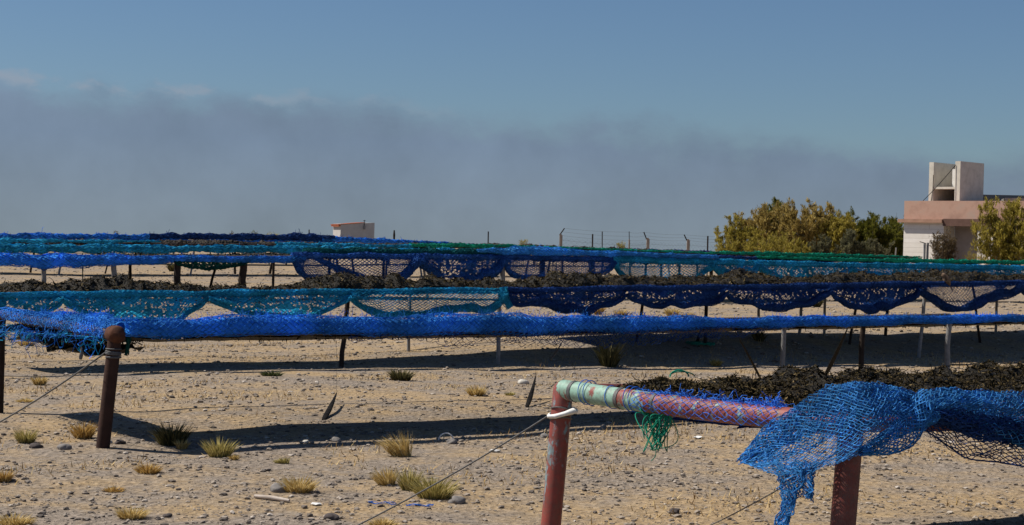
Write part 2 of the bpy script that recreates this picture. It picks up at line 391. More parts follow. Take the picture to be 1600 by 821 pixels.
# ------------------------------------------------------------------ net helpers
def path_fn(P):
    P = np.asarray(P, float); d = np.r_[0, np.cumsum(np.linalg.norm(np.diff(P, axis=0), axis=1))]
    def f(s): s = np.asarray(s, float); return np.stack([np.interp(s, d, P[:, k]) for k in range(3)], -1)
    f.L = d[-1]; return f
def frames(Q):
    T = np.gradient(Q, axis=0); T /= np.linalg.norm(T, axis=1)[:, None] + 1e-12
    n = np.cross(np.array([0, 0, 1.0]), T); n /= np.linalg.norm(n, axis=1)[:, None] + 1e-9
    return T, n, np.cross(T, n)
def roll(mb, P, r, cell=.03, sr=.003, seed=0, core=True, fuzz=0, lump=.35, up=.0, ell=1.0, turns=1.5, loose=0.0):
    """netting rolled into a long lumpy bundle along a path: folded core, open mesh round it, stray ends.  r may be (start, end)"""
    f = path_fn(P); n = max(4, int(f.L / cell)); s = np.linspace(0, f.L, n); Q = f(s); T, nn, uu = frames(Q)
    rr = np.interp(s / f.L, np.linspace(0, 1, len(np.atleast_1d(r))), np.atleast_1d(r))
    rr = rr * (1 + lump * (1.3 * n1(s / .5, seed) + .8 * n1(s / .17, seed + 1)))
    Q = Q + nn * (rr * .5 * n1(s / .6, seed + 2))[:, None] + uu * (rr * .4 * n1(s / .43, seed + 3) + np.interp(s / f.L, np.linspace(0, 1, len(np.atleast_1d(up))), np.atleast_1d(up)))[:, None]
    if core:
        m = 12; a = np.arange(m + 1) * 2 * np.pi / m
        wob = 1 + .28 * n2(s[:, None] / .10, (a[None] % (2 * np.pi)) * 1.9, seed + 5)
        wob[:, -1] = wob[:, 0]
        rad = rr[:, None] * .82 * wob
        mb.grid(Q[:, None] + rad[..., None] * (np.cos(a)[None, :, None] * nn[:, None] + ell * np.sin(a)[None, :, None] * uu[:, None]))
    k = max(6, int(2 * np.pi * rr.mean() * turns / cell)); th = np.linspace(0, 2 * np.pi * turns, k)
    rad = rr[:, None] * (1 + .25 * n2(s[:, None] / .12, th[None] * 1.3, seed + 7) + loose * n2(s[:, None] / .2, th[None] * .8, seed + 8)) * (1 + .04 * th[None] / 6.28)
    G = Q[:, None] + rad[..., None] * (np.cos(th)[None, :, None] * nn[:, None] + ell * np.sin(th)[None, :, None] * uu[:, None])
    mb.net(G, sr, jit=cell * .07)
    if fuzz:
        for c in range(fuzz):
            t = RNG.uniform(0, f.L); i = min(n - 1, int(t / f.L * (n - 1)))
            a0 = RNG.uniform(.2, 2.9); b = Q[i] + rr[i] * (math.cos(a0) * nn[i] + ell * math.sin(a0) * uu[i])
            d = math.cos(a0) * nn[i] + 1.2 * math.sin(a0) * uu[i] + RNG.normal(size=3) * .8
            l = RNG.uniform(.12, .45) * rr[i]; pts = [b + d * l * q + RNG.normal(size=3) * l * .25 * q for q in np.linspace(0, 1, 4)]
            mb.strands(pts[:-1], pts[1:], sr * .6)
def sheet_pts(top, bot, nu, nv, bulge, seed, amp=.02, ush=0.0):
    """lattice between two polylines (functions of 0..1), bulging towards us"""
    u = np.linspace(0, 1, nu); v = np.linspace(0, 1, nv); T, B = top(u), bot(u)
    G = T[:, None] * (1 - v)[None, :, None] + B[:, None] * v[None, :, None]
    out = np.array([RT[1], -RT[0], 0.0])
    G = G + out * (bulge * np.sin(np.pi * v)[None] + amp * (2 * n2(u[:, None] * 9 + seed, v[None] * 2.5, seed) + n2(u[:, None] * 27, v[None] * 5, seed + 1)))[..., None]
    G[..., 2] += amp * 1.2 * n2(u[:, None] * 14, v[None] * 4, seed + 2)
    return G
def pf(P):
    f = path_fn(P); return lambda u: f(np.asarray(u) * f.L)
def swag(parent, P, drop, dens, mat, cell, sr, seed, front=.05, belly=.04, d0=.02, depthvar=.0):
    """net hanging in a loop between two ties. P: rail points from tie to tie; dens = number of sheet layers; belly = radius of gathered hem"""
    rail = pf(P); L = path_fn(P).L; u = np.linspace(0, 1, 24)
    dd = d0 + drop * np.power(np.clip(4 * u * (1 - u), 0, 1), .6) * (1 + .9 * n1(u * 3 + seed, seed) + .5 * n1(u * 9, seed + 2))
    out = np.array([RT[1], -RT[0], 0.0])
    bot = rail(u) - np.array([0, 0, 1.0]) * dd[:, None] + out * (front + .05 * n1(u * 5, seed + 1))[:, None]
    top = rail(u) + out * .03
    mb = MB(); nu = max(6, int(L / cell)); nv = max(3, int(drop / cell) + 2)
    dense = dens >= 4; layers = 2 if dense else dens
    if dense:      # many folds thick: a pleated mass of torn, doubled net under the open mesh
        ku, kv = max(12, int(L / (cell * .62))), max(6, int(drop / (cell * .5)))
        U, V = np.meshgrid(np.linspace(0, 1, ku) * L, np.linspace(0, 1, kv), indexing='ij')
        fold = n2(U / .22 + V * 1.5, V * 3.2 + seed, seed + 4) + .6 * n2(U / .09 - V * 2, V * 5, seed + 5)
        G = sheet_pts(pf(top - out * .03), pf(bot - out * .03), ku, kv, .05, seed, .012) + out * (fold * drop * .34)[..., None]
        G[1:-1, 1:-1] += RNG.normal(size=G[1:-1, 1:-1].shape) * cell * .12
        b = ku * kv; ii = np.arange(ku - 1)[:, None]; jj = np.arange(kv - 1)[None]
        qd = np.stack([ii * kv + jj, (ii + 1) * kv + jj, (ii + 1) * kv + jj + 1, ii * kv + jj + 1], -1).reshape(-1, 4)
        thin = n2((ii + 0 * jj) * L / ku / .5 + seed, (jj + 0 * ii) / kv * 2.0, seed + 6).ravel()
        qd = qd[RNG.random(len(qd)) > np.clip((.34 if cell > .05 else .22) + .5 * thin, .04, .75)]; mb.add(G.reshape(-1, 3), qd)
    for q in range(layers):
        G = sheet_pts(pf(top + out * .02 * q), pf(bot + out * .012 * q - np.array([0, 0, .02 * q])), nu + q, nv + (q % 2), .05 + .02 * q, seed + 3 * q, .014)
        if dense:
            U, V = np.meshgrid(np.linspace(0, 1, nu + 3 * q) * L, np.linspace(0, 1, nv + q), indexing='ij')
            fold = n2(U / .22 + V * 1.5, V * 3.2 + seed, seed + 4) + .6 * n2(U / .09 - V * 2, V * 5, seed + 5)
            G = sheet_pts(pf(top - out * .02), pf(bot - out * .02), nu + 3 * q, nv + q, .05, seed, .012) + out * (fold * drop * .34 - .012 * q)[..., None]
        mb.net(G, sr * (1.0 if dense else .9), jit=cell * .06)
    if belly: roll(mb, bot, (belly * .7, belly, belly * .7), cell * .8, sr, seed + 9, core=True, turns=1.8, lump=.5, ell=.8)
    return mb.build('swag', mat, parent)

def seaweed(name, label, A, off0, off1, s0, s1, zf, n, size, hgt, seed, bottom=.0):
    """heap of drying weed spread on a bed: crumpled mass plus curled fronds. zf(s, o) bed height"""
    mb = MB(); ns, no = int((s1 - s0) / (size * 1.3)) + 2, int((off1 - off0) / (size * 1.1)) + 2
    s = np.linspace(s0, s1, ns)[:, None]; o = np.linspace(off0, off1, no)[None]
    def top(s, o):
        e = np.clip(np.minimum((o - off0) / .12, (off1 - o) / .12), 0, 1) * np.clip(np.minimum((s - s0) / .2, (s1 - s) / .2), 0, 1)
        return zf(s, o) + e ** .6 * hgt * (.58 + 1.5 * n2(s / .7, o / .5, seed) + .8 * n2(s / .17, o / .15, seed + 1) + .5 * n2(s / .06, o / .06, seed + 2))
    X = lambda s, o, z: np.stack([A[0] + RT[0] * s + RN[0] * o, A[1] + RT[1] * s + RN[1] * o, z], -1)
    s_, o_ = np.broadcast_arrays(s, o)
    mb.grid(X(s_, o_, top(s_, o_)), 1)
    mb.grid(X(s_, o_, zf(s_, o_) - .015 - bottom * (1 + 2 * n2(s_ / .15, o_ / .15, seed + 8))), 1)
    ss = RNG.uniform(s0, s1, n); oo = RNG.uniform(off0, off1, n); z = top(ss, oo) + RNG.uniform(-.3, .5, n) * size * .5
    if bottom:
        k = RNG.random(n) < .3; z = np.where(k, zf(ss, oo) - RNG.uniform(0, 1.4, n) * bottom, z)
    c = X(ss, oo, z)
    a = RNG.normal(size=(n, 3)); a[:, 2] *= .6; a /= np.linalg.norm(a, axis=1)[:, None]; b = np.cross(a, RNG.normal(size=(n, 3))); b /= np.linalg.norm(b, axis=1)[:, None]; nn = np.cross(a, b)
    L = size * RNG.uniform(.5, 1.5, n)[:, None]; w = size * RNG.uniform(.12, .36, n)[:, None]; k = L * RNG.uniform(-.5, .5, (n, 1))
    V = np.stack([c - a * L - b * w * .4 + nn * k, c - a * L + b * w * .4 + nn * k, c - b * w, c + b * w, c + a * L - b * w * .5 + nn * k, c + a * L + b * w * .5 + nn * k], 1)
    i = (np.arange(n) * 6)[:, None]
    mb.add(V.reshape(-1, 3), np.concatenate([i + np.array([[0, 1, 3, 2]]), i + np.array([[2, 3, 5, 4]])]))
    ns_ = n // 9 if hgt > .06 else 0; ss = RNG.uniform(s0, s1, ns_); oo = RNG.uniform(off0, off1, ns_); q = X(ss, oo, top(ss, oo) + RNG.uniform(-.2, .6, ns_) * size)
    d = RNG.normal(size=(ns_, 3)) * np.array([1, 1, .35])
    for k in range(4):
        e = q + d * size * .55; e[:, 2] -= size * .12 * k; mb.strands(q, e, size * .13); q = e; d = d + RNG.normal(size=(ns_, 3)) * .6
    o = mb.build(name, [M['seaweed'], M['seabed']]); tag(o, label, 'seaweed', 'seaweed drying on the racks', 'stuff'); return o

# ------------------------------------------------------------------ drying tables
TAB = {}
def table(key, label, A, rail_px, width, legs, mat_front=None, rail_r=.025, back_dz=0.0, s_end=None, bed=True, cell=.10, bed_mat='bed', sag=.03, bed_r=None):
    """A: plan start of the front rail; rail_px: photo points the front rail passes; legs: (s, off, lean_s, lean_o, radius, material)"""
    P = [on_line(x, y, A) for x, y in rail_px]
    S_ = [float((p[:2] - np.array(A[:2])) @ RT) for p in P]; Z = [p[2] for p in P]
    zf = lambda s: np.interp(s, S_, Z)
    pt = lambda s, o=0.0, dz=0.0: np.array([A[0] + RT[0] * s + RN[0] * o, A[1] + RT[1] * s + RN[1] * o, float(zf(s)) + dz + back_dz * o / max(width, .1)])
    s0, s1 = S_[0], S_[-1] if s_end is None else s_end
    root = thing('drying_table', label, 'drying table', (*pt(s0)[:2], float(hg(*pt(s0)[:2]))), 'long net tables for drying seaweed')
    ss = np.linspace(s0, s1, max(3, int((s1 - s0) / 1.5)))
    for name, o in (('front_rail', 0.0), ('back_rail', width)):
        if o == 0.0 and mat_front is False: continue
        mb = MB(); mb.tube([pt(s, o) for s in ss], rail_r, 8); mb.build(name, mat_front or M['rail'], root, True)
    if bed:
        mb = MB(); nu = int((s1 - s0) / cell); nv = int(width / cell)
        u = np.linspace(s0, s1, nu)[:, None]; v = np.linspace(0, width, nv)[None]; u, v = np.broadcast_arrays(u, v)
        z = zf(u) + back_dz * v / width - sag * np.sin(np.pi * v / width)
        mb.net(np.stack([A[0] + RT[0] * u + RN[0] * v, A[1] + RT[1] * u + RN[1] * v, z], -1), bed_r or cell * .11, jit=cell * .1)
        mb.build('net_bed', M[bed_mat], root)
    for (s, o, ls, lo, r, mt) in legs:
        t = pt(s, o, -.01); b = pt(s + ls, o + lo); b[2] = float(hg(b[0], b[1])) - .04
        mb = MB(); q = np.linspace(0, 1, 5); pts = t[None] * (1 - q)[:, None] + b[None] * q[:, None]
        pts[1:4, :2] += RNG.normal(size=(3, 2)) * r * .25
        mb.tube(pts, np.linspace(r, r * 1.12, 5), 8); mb.build('leg', M[mt], root, True)
    info = dict(A=A, pt=pt, zf=zf, root=root, s0=s0, s1=s1, width=width, S=S_)
    info['s_at'] = lambda px, off=0.0: float(((on_line(px, 400, A, off)[:2] - np.array(A[:2])) @ RT))
    info['bed'] = lambda s, o: zf(s) + back_dz * o / width - sag * np.sin(np.pi * np.clip(o / width, 0, 1))
    TAB[key] = info; return info
def S_of(A, px, off=0.0): return float((on_line(px, 400, A, off)[:2] - np.array(A[:2])) @ RT)

# ---- table 1, nearest
P1 = at_depth(880, 609, 7.76); P2 = at_depth(1330, 664, 6.47)
A1 = P2
s1e = S_of(A1, 1600) + 1.2
w1 = float((P1[:2] - P2[:2]) @ RN); skew = float((P1[:2] - P2[:2]) @ RT)
def near_table():
    root = thing('drying_table', 'nearest drying table with a mint and red painted pipe end and red corner posts', 'drying table',
                 (P1[0], P1[1], float(hg(P1[0], P1[1]))), 'long net tables for drying seaweed')
    fall = -.035
    near = lambda s: P2 + np.array([*(RT * s), fall * s]); far = lambda s: P1 + np.array([*(RT * s), fall * s])
    for name, fn, e in (('front_rail', near, s1e), ('back_rail', far, 5.2)):
        mb = MB(); mb.tube([fn(s) for s in np.linspace(0, e, 8)], .03, 10); mb.build(name, M['redpost2'], root, True)
    # the end pipe: mint half, red half with chipped paint, slightly bent
    mid = P1 * .68 + P2 * .32
    def bar(a, b): q = np.linspace(0, 1, 9)[:, None]; c = P1 * (1 - (a + (b - a) * q)) + P2 * (a + (b - a) * q); c[:, 2] -= .012 * np.sin(np.pi * (a + (b - a) * q[:, 0])); return c
    mb = MB(); mb.tube(bar(.0, .345), .047, 16); mb.tube(bar(.34, 1.0), .0465, 16, mi=1)
    er = mb.build('end_rail', [M['mintbar'], M['redbar']], root, True)
    for t in (.235, .37, .05):
        mb = MB(); c = bar(t - .006, t + .006); mb.tube(c, .050, 16); mb.build('wire_band', M['wire'], er, True)
    # corner posts, leaning with the pull of the guy wires
    for P, px, py, r, mt, nm in ((P1, 860, 830, .047, 'redpost', 'corner_post'), (P2, 1308, 930, .050, 'redpost2', 'corner_post')):
        d = ray(px, py); b = EYEV + d * (P[1] - .02); q = (float(hg(P[0], P[1])) - .05 - P[2]) / (b[2] - P[2]); b = P + (b - P) * q
        T0 = P + (P - b) * .035
        mb = MB(); qq = np.linspace(0, 1, 12)[:, None]; pts = T0 * (1 - qq) + b * qq; rr = np.full(12, r); rr[0] = r * .75; pts[1] = T0 * .975 + b * .025
        mb.tube(pts, rr, 18); po = mb.build(nm, M[mt], root, True)
        if P is P1:
            for k in (0.13, 0.17, .185):
                mb = MB(); a = np.linspace(0, 6.3, 20); c = T0 * (1 - k) + b * k
                mb.tube(np.stack([c[0] + (r + .004) * np.cos(a), c[1] + (r + .004) * np.sin(a), c[2] + .006 * np.sin(a * 2 + k * 90)], -1), .0035, 5); mb.build('wire_tie', M['wire'], po, True)
    # bed of dark net, sagging
    mb = MB(); u = np.linspace(.02, 5.1, 60)[:, None]; v = np.linspace(0, 1, 20)[None]
    G = np.zeros((60, 20, 3))
    for i in range(60):
        for j in range(20):
            G[i, j] = far(u[i, 0]) * (1 - v[0, j]) + near(u[i, 0]) * v[0, j]; G[i, j, 2] -= .07 * math.sin(math.pi * v[0, j])
    mb.net(G, .005, jit=.008); mb.build('net_bed', M['bedblue'], root)
    for s, fn in ((3.6, far), (4.8, far)):
        t = fn(s); b = t.copy(); b[2] = float(hg(b[0], b[1])) - .04; mb = MB(); mb.tube([t, b], .022, 8); mb.build('leg', M['darkleg'], root, True)
    return root, bar, near, far
T1, bar1, near1, far1 = near_table()
# weed on table 1: coordinates along the row from P2, offset 0..w1
zf1 = lambda s, o: P2[2] + (P1[2] - P2[2]) * o / w1 - .035 * s - .07 * np.sin(np.pi * np.clip(o / w1, 0, 1)) + .03
seaweed('seaweed_pile', 'brown black seaweed heaped on the nearest table behind the bright blue net', (P2[0], P2[1]), .12, w1 + .02, .55, 5.0, zf1, 42000, .016, .14, 31)
seaweed('seaweed_pile', 'low fringe of dark seaweed beside the mint painted pipe end', (P2[0], P2[1]), w1 * .42, w1 - .02, .16, .62, lambda s, o: zf1(s, o) - .01, 5000, .016, .09, 33)

# ---- table 2
A2 = at_depth(180, 523, 11.1)
e2 = S_of(A2, 1600) + 1.5
legs2 = []
for px, mt, r, lean in ((1228, 'greyleg', .021, .0), (1352, 'darkleg', .024, -.03), (1487, 'greyleg', .025, -.03)):
    legs2.append((S_of(A2, px), 0.0, lean, 0, r, mt))
T2 = table('2', 'second table with a brown rusty end post and royal blue roll', A2, [(180, 523), (400, 521), (800, 517), (1100, 511), (1350, 505), (1600, 500), (1760, 496)], 2.35, legs2, back_dz=-.09, rail_r=.02, sag=.05, cell=.09, bed_r=.0022)
def t2_end():
    root = T2['root']; C = T2['pt'](0); D = T2['pt'](0, 2.35, .11)
    b = EYEV + ray(161, 697) * (C[1]); q = (float(hg(C[0], C[1])) - .05 - C[2]) / (b[2] - C[2]); b = C + (b - C) * q; Tt = C + (C - b) * .02
    mb = MB(); qq = np.linspace(0, 1, 10)[:, None]; mb.tube(Tt * (1 - qq) + b * qq, .046, 16); po = mb.build('corner_post', M['brownpost'], root, True)
    mb = MB(); k = np.linspace(-1, 1, 9); dirv = (D - C) / np.linalg.norm(D - C)
    mb.tube([C + dirv * (x * .075) for x in k], .062 * np.sqrt(np.clip(1.02 - k ** 4, .05, 1)), 16); mb.build('end_cap', M['rustcap'], po, True)
    mb = MB(); a = np.linspace(0, 6.28 * 7, 120); c = Tt + (b - Tt) * .14; ax = (b - Tt) / np.linalg.norm(b - Tt)
    mb.tube(np.stack([c[0] + .050 * np.cos(a), c[1] + .050 * np.sin(a), c[2] - .0012 * a * 1.0 + .01 * np.sin(a * .3)], -1), .0045, 5); mb.build('wire_winding', M['wire'], po, True)
    mb = MB(); q = np.linspace(0, 1, 8)[:, None]; mb.tube(C * (1 - q) + D * q, .037, 14); mb.build('end_rail', M['rail'], root, True)
    bb = D.copy(); bb[2] = float(hg(bb[0], bb[1])) - .05; mb = MB(); mb.tube([D, bb], .03, 8); mb.build('leg', M['darkleg'], root, True)
t2_end()
bed2 = lambda s, o: T2['bed'](s, o)
seaweed('seaweed_pile', 'flat dark seaweed layer along the second table hidden behind its royal blue roll', (A2[0], A2[1]), .10, 1.05, .05, e2, lambda s, o: bed2(s, o), 9000, .03, .02, 41, bottom=.01)
seaweed('seaweed_pile', 'dark seaweed lump sagging behind the pipe of the rusty post', (A2[0], A2[1]), .5, 2.3, .03, .42, lambda s, o: bed2(s, o) - .02 + .05 * (o > 1.4), 3000, .02, .05, 43, bottom=.05)

# ---- tables 3 to 7
e3 = S_of(A3, 1600) + 2
legs3 = [(0.02, 0, 0, 0, .045, 'brownpost')]
for px, off, mt, r, ls, lo in ((642, 1.6, 'greyleg', .020, 0, 0), (782, 0, 'greyleg', .024, 0, 0), (1257, 1.6, 'greyleg', .022, -.08, 0), (1291, 1.6, 'greyleg', .02, 0, 0), (1390, 1.6, 'darkleg', .024, -.05, 0),
                           (1448, 0, 'greyleg', .026, -.12, 0), (1559, 1.6, 'greyleg', .022, 0, 0), (546, 0, 'darkleg', .026, -.10, -.05), (1106, .9, 'darkleg', .024, -.1, -.1), (1188, 1.6, 'greyleg', .02, 0, 0), (1520, .9, 'darkleg', .02, .25, 0), (1345, .9, 'darkleg', .02, -.2, 0), (1010, 1.2, 'darkleg', .02, -.15, 0)):
    legs3.append((S_of(A3, px, off), off, ls, lo, r, mt))
T3 = table('3', 'third table with turquoise net along one half, navy along the other', A3, [(-2, 463), (400, 459), (800, 455), (1200, 449), (1440, 446), (1600, 443), (1720, 441)], 2.1, legs3, back_dz=-.05, cell=.11, bed_r=.003)
seaweed('seaweed_pile', 'long dark seaweed bank on the third table above the turquoise net', (A3[0], A3[1]), .25, 1.35, .2, 8.2, lambda s, o: T3['bed'](s, o) + .02, 14000, .026, .15, 51)
seaweed('seaweed_pile', 'broad dark olive seaweed bank on the third table behind the bird and the navy net', (A3[0], A3[1]), .15, 2.25, 8.0, e3, lambda s, o: T3['bed'](s, o) + .02, 28000, .026, .14, 53)

A4 = at_depth(-30, 404, 35.4)
e4 = S_of(A4, 1600) + 4
legs4 = []
for px, off, mt, r, ls in ((69, 0, 'greyleg', .05, 0), (178, 0, 'greyleg', .06, 0), (278, 0, 'darkleg', .075, 0), (381, 0, 'darkleg', .085, 0), (342, 1.5, 'darkleg', .03, -.3), (205, 1.5, 'darkleg', .035, -.05), (428, 0, 'darkleg', .03, 0), (515, 1.5, 'darkleg', .04, 0),
                           (600, 1.5, 'darkleg', .035, 0), (660, 0, 'greyleg', .03, .2), (785, 0, 'greyleg', .07, 0), (848, 0, 'darkleg', .075, 0), (925, 0, 'darkleg', .08, 0), (1010, 1.5, 'darkleg', .035, 0), (1062, 0, 'darkleg', .035, 0), (1112, 0, 'darkleg', .05, 0), (1130, 1.5, 'darkleg', .03, 0), (1180, 0, 'darkleg', .03, 0), (1320, 0, 'greyleg', .03, 0)):
    legs4.append((S_of(A4, px, off), off, ls, 0, r, mt))
T4 = table('4', 'fourth table with thick blue and navy nets looped over thick dark legs', A4, [(-30, 404), (200, 402), (460, 401), (800, 403), (1110, 411), (1400, 417), (1600, 420), (1660, 421)], 1.8, legs4, cell=.16, sag=.05)
def legs_auto(A, s1, step, seed, mt=('darkleg', 'darkleg', 'greyleg')):
    rg = random.Random(seed); L = []; s = .3
    while s < s1:
        for off in (0.0, 1.7):
            L.append((s + rg.uniform(-.3, .3), off, rg.uniform(-.25, .25), rg.uniform(-.1, .1), rg.uniform(.028, .05), rg.choice(mt)))
        s += step * rg.uniform(.8, 1.25)
    return L
A5 = at_depth(-30, 386, 57.0); e5 = S_of(A5, 1600) + 4
T5 = table('5', 'fifth table far back with a turquoise roll and a sea green strip', A5, [(-30, 386), (400, 388), (800, 393), (1100, 400), (1300, 406), (1600, 411), (1640, 411.5)], 1.8, legs_auto(A5, e5 * .62, 2.2, 5), cell=.3)
A6 = at_depth(-30, 377, 70.0)
T6 = table('6', 'sixth table far back with green netting near the shrubs', A6, [(-30, 379), (300, 381), (620, 385), (830, 387), (1100, 397), (1300, 401), (1440, 404)], 1.9, legs_auto(A6, 40, 2.6, 6), cell=.4)
A7 = at_depth(-30, 368, 86.0)
T7 = table('7', 'farthest table whose navy and royal blue net lies against the sky', A7, [(-30, 371), (300, 373), (520, 375), (700, 381), (900, 389), (1110, 394)], 2.0, legs_auto(A7, 30, 3.0, 8), cell=.5)
def shadeweed(T, label, s1f, n, seed, h=.10):
    seaweed('seaweed_pile', label, (T['A'][0], T['A'][1]), .3, T['width'] + .1, .3, T['s1'] * s1f, lambda s, o: T['bed'](s, o), n, .05, h, seed)
shadeweed(T4, 'thin brown seaweed layer on the fourth table behind its blue roll', .98, 9000, 61, .05)
shadeweed(T5, 'brown seaweed layer on the fifth table behind the turquoise roll', .98, 7000, 62, .06)
shadeweed(T6, 'dark brown seaweed layer on the sixth table below the farthest blue net', .98, 7000, 63, .14)

# ------------------------------------------------------------------ nets
G2 = 'nets hung over the drying tables'
def rail_seg(T, x0, x1, dz=0.0, n=14, off=-.03):
    s0, s1 = T['s_at'](x0), T['s_at'](x1); return np.array([T['pt'](s, off, dz) for s in np.linspace(s0, s1, n)])
def net_thing(label, T, px):
    p = T['pt'](T['s_at'](px)); return thing('drying_net', label, 'net', p, G2)
# table 2: fuzzy royal blue roll
def net2():
    root = net_thing('royal blue frayed net rolled tightly along the second table from its rusty post', T2, 200)
    P = rail_seg(T2, 192, 1740, .0, 60)
    mb = MB(); roll(mb, P, (.056, .066, .062, .050, .043, .039, .038, .035), .026, .0024, 3, fuzz=3000, lump=.34, up=(.040, .048, .044, .034, .024, .018, .016, .014), ell=1.0, turns=1.7, loose=.4); mb.build('net_roll', M['royal'], root)
    # end of the net thrown over the inner side of the end pipe
    E = [T2['pt'](.05, o, dz) for o, dz in ((.0, .05), (.5, .08), (1.1, .085), (1.7, .085), (2.25, .09))]
    mb = MB(); roll(mb, E, (.06, .058, .052, .05, .045), .026, .0024, 5, fuzz=600, lump=.5, ell=.8, turns=1.6, loose=.6); mb.build('net_end', M['royal'], root)
    mb = MB(); q = np.linspace(.12, 2.3, 90); th = np.linspace(-.2, 3.5, 10)
    for k in range(2):
        rad = .05 + .012 * k + .02 * n2(q[:, None] / .2, th[None] * 1.5, 60 + k)
        C_ = np.array([T2['pt'](0, o, .11 * o / 2.35) for o in q]); ax2 = np.array([RT[0], RT[1], 0])
        mb.net(C_[:, None] + rad[..., None] * (np.cos(th)[None, :, None] * ax2 + np.sin(th)[None, :, None] * np.array([0, 0, 1.0])), .0022, jit=.003, drop=.18)
    mb.build('end_cover', M['royal'], root)
    # torn skirt under the roll in the middle of the table
    mb = MB()
    for x0, x1, d, q in ((540, 1215, .09, 1), (790, 1120, .12, 2)):
        top = rail_seg(T2, x0, x1, .0, 12, -.05); s = np.linspace(0, 1, 30); f = pf(top); b = f(s); b[:, 2] -= d * (.35 + 1.3 * np.abs(n1(s * 9, q)) + .6 * np.sin(np.pi * s))
        mb.net(sheet_pts(f, pf(b), 150, 5, .02, q, .02), .0022, jit=.006, drop=.25)
    mb.build('torn_skirt', M['navy'], root)
    # loose tangles on the end pipe
    for i, (mt, n) in enumerate((('royal', 110), ('turq', 50))):
        mb = MB()
        for _ in range(n):
            o = RNG.uniform(.1, 2.3); b = T2['pt'](-.05, o, RNG.normal() * .018 - .01 if mt == 'royal' else -.02); pts = [b]
            for _k in range(4): pts.append(pts[-1] + RNG.normal(size=3) * .028 - np.array([0, 0, .006]))
            mb.strands(pts[:-1], pts[1:], .0022)
        mb.strands([T2['pt'](-.05, o, -.02) for o in np.linspace(.1, 2.2, 20)], [T2['pt'](-.05, o, -.02) for o in np.linspace(.21, 2.3, 20)], .003)
        mb.build('loose_tangle', M[mt], root)
net2()
# table 3: turquoise then navy swags
def net3():
    ties = [-70, 95, 322, 545, 785]
    root = net_thing('turquoise net hung in loops along the third table', T3, 300)
    mb = MB(); roll(mb, rail_seg(T3, -70, 790, .01, 40), .035, .03, .003, 11, lump=.4, turns=1.8); mb.build('net_roll', M['turq'], root)
    for i, (drop, dens, belly) in enumerate(((.14, 8, .03), (.22, 7, .05), (.215, 8, .04), (.22, 2, .06))):
        swag(root, rail_seg(T3, ties[i], ties[i + 1]), drop, dens, M['turq'], .031, .0034, 20 + i * 7, belly=belly, d0=.05)
    ties = [785, 975, 1130, 1292, 1432, 1592, 1720]
    root = net_thing('navy net hung in loops along the third table under the bird', T3, 1200)
    mb = MB(); roll(mb, rail_seg(T3, 785, 1720, .01, 40), .040, .034, .003, 13, lump=.4, turns=1.8); mb.build('net_roll', M['navy'], root)
    for i, (drop, dens, belly) in enumerate(((.26, 5, .05), (.16, 8, .05), (.19, 8, .05), (.20, 5, .06), (.21, 2, .08), (.2, 5, .06))):
        swag(root, rail_seg(T3, ties[i], ties[i + 1]), drop, dens, M['navy'], .034, .0038, 60 + i * 7, belly=belly, d0=.07)
    mb = MB(); c = rail_seg(T3, 781, 790, 0, 4, -.06); P = [c[1] + np.array([0, 0, .05]), c[1] + np.array([.02, 0, -.10]), c[1] + np.array([.09, 0, -.2])]
    roll(mb, P, (.05, .07, .05), .03, .003, 15, turns=1.6); mb.build('gathered_tie', M['turq'], root)
net3()
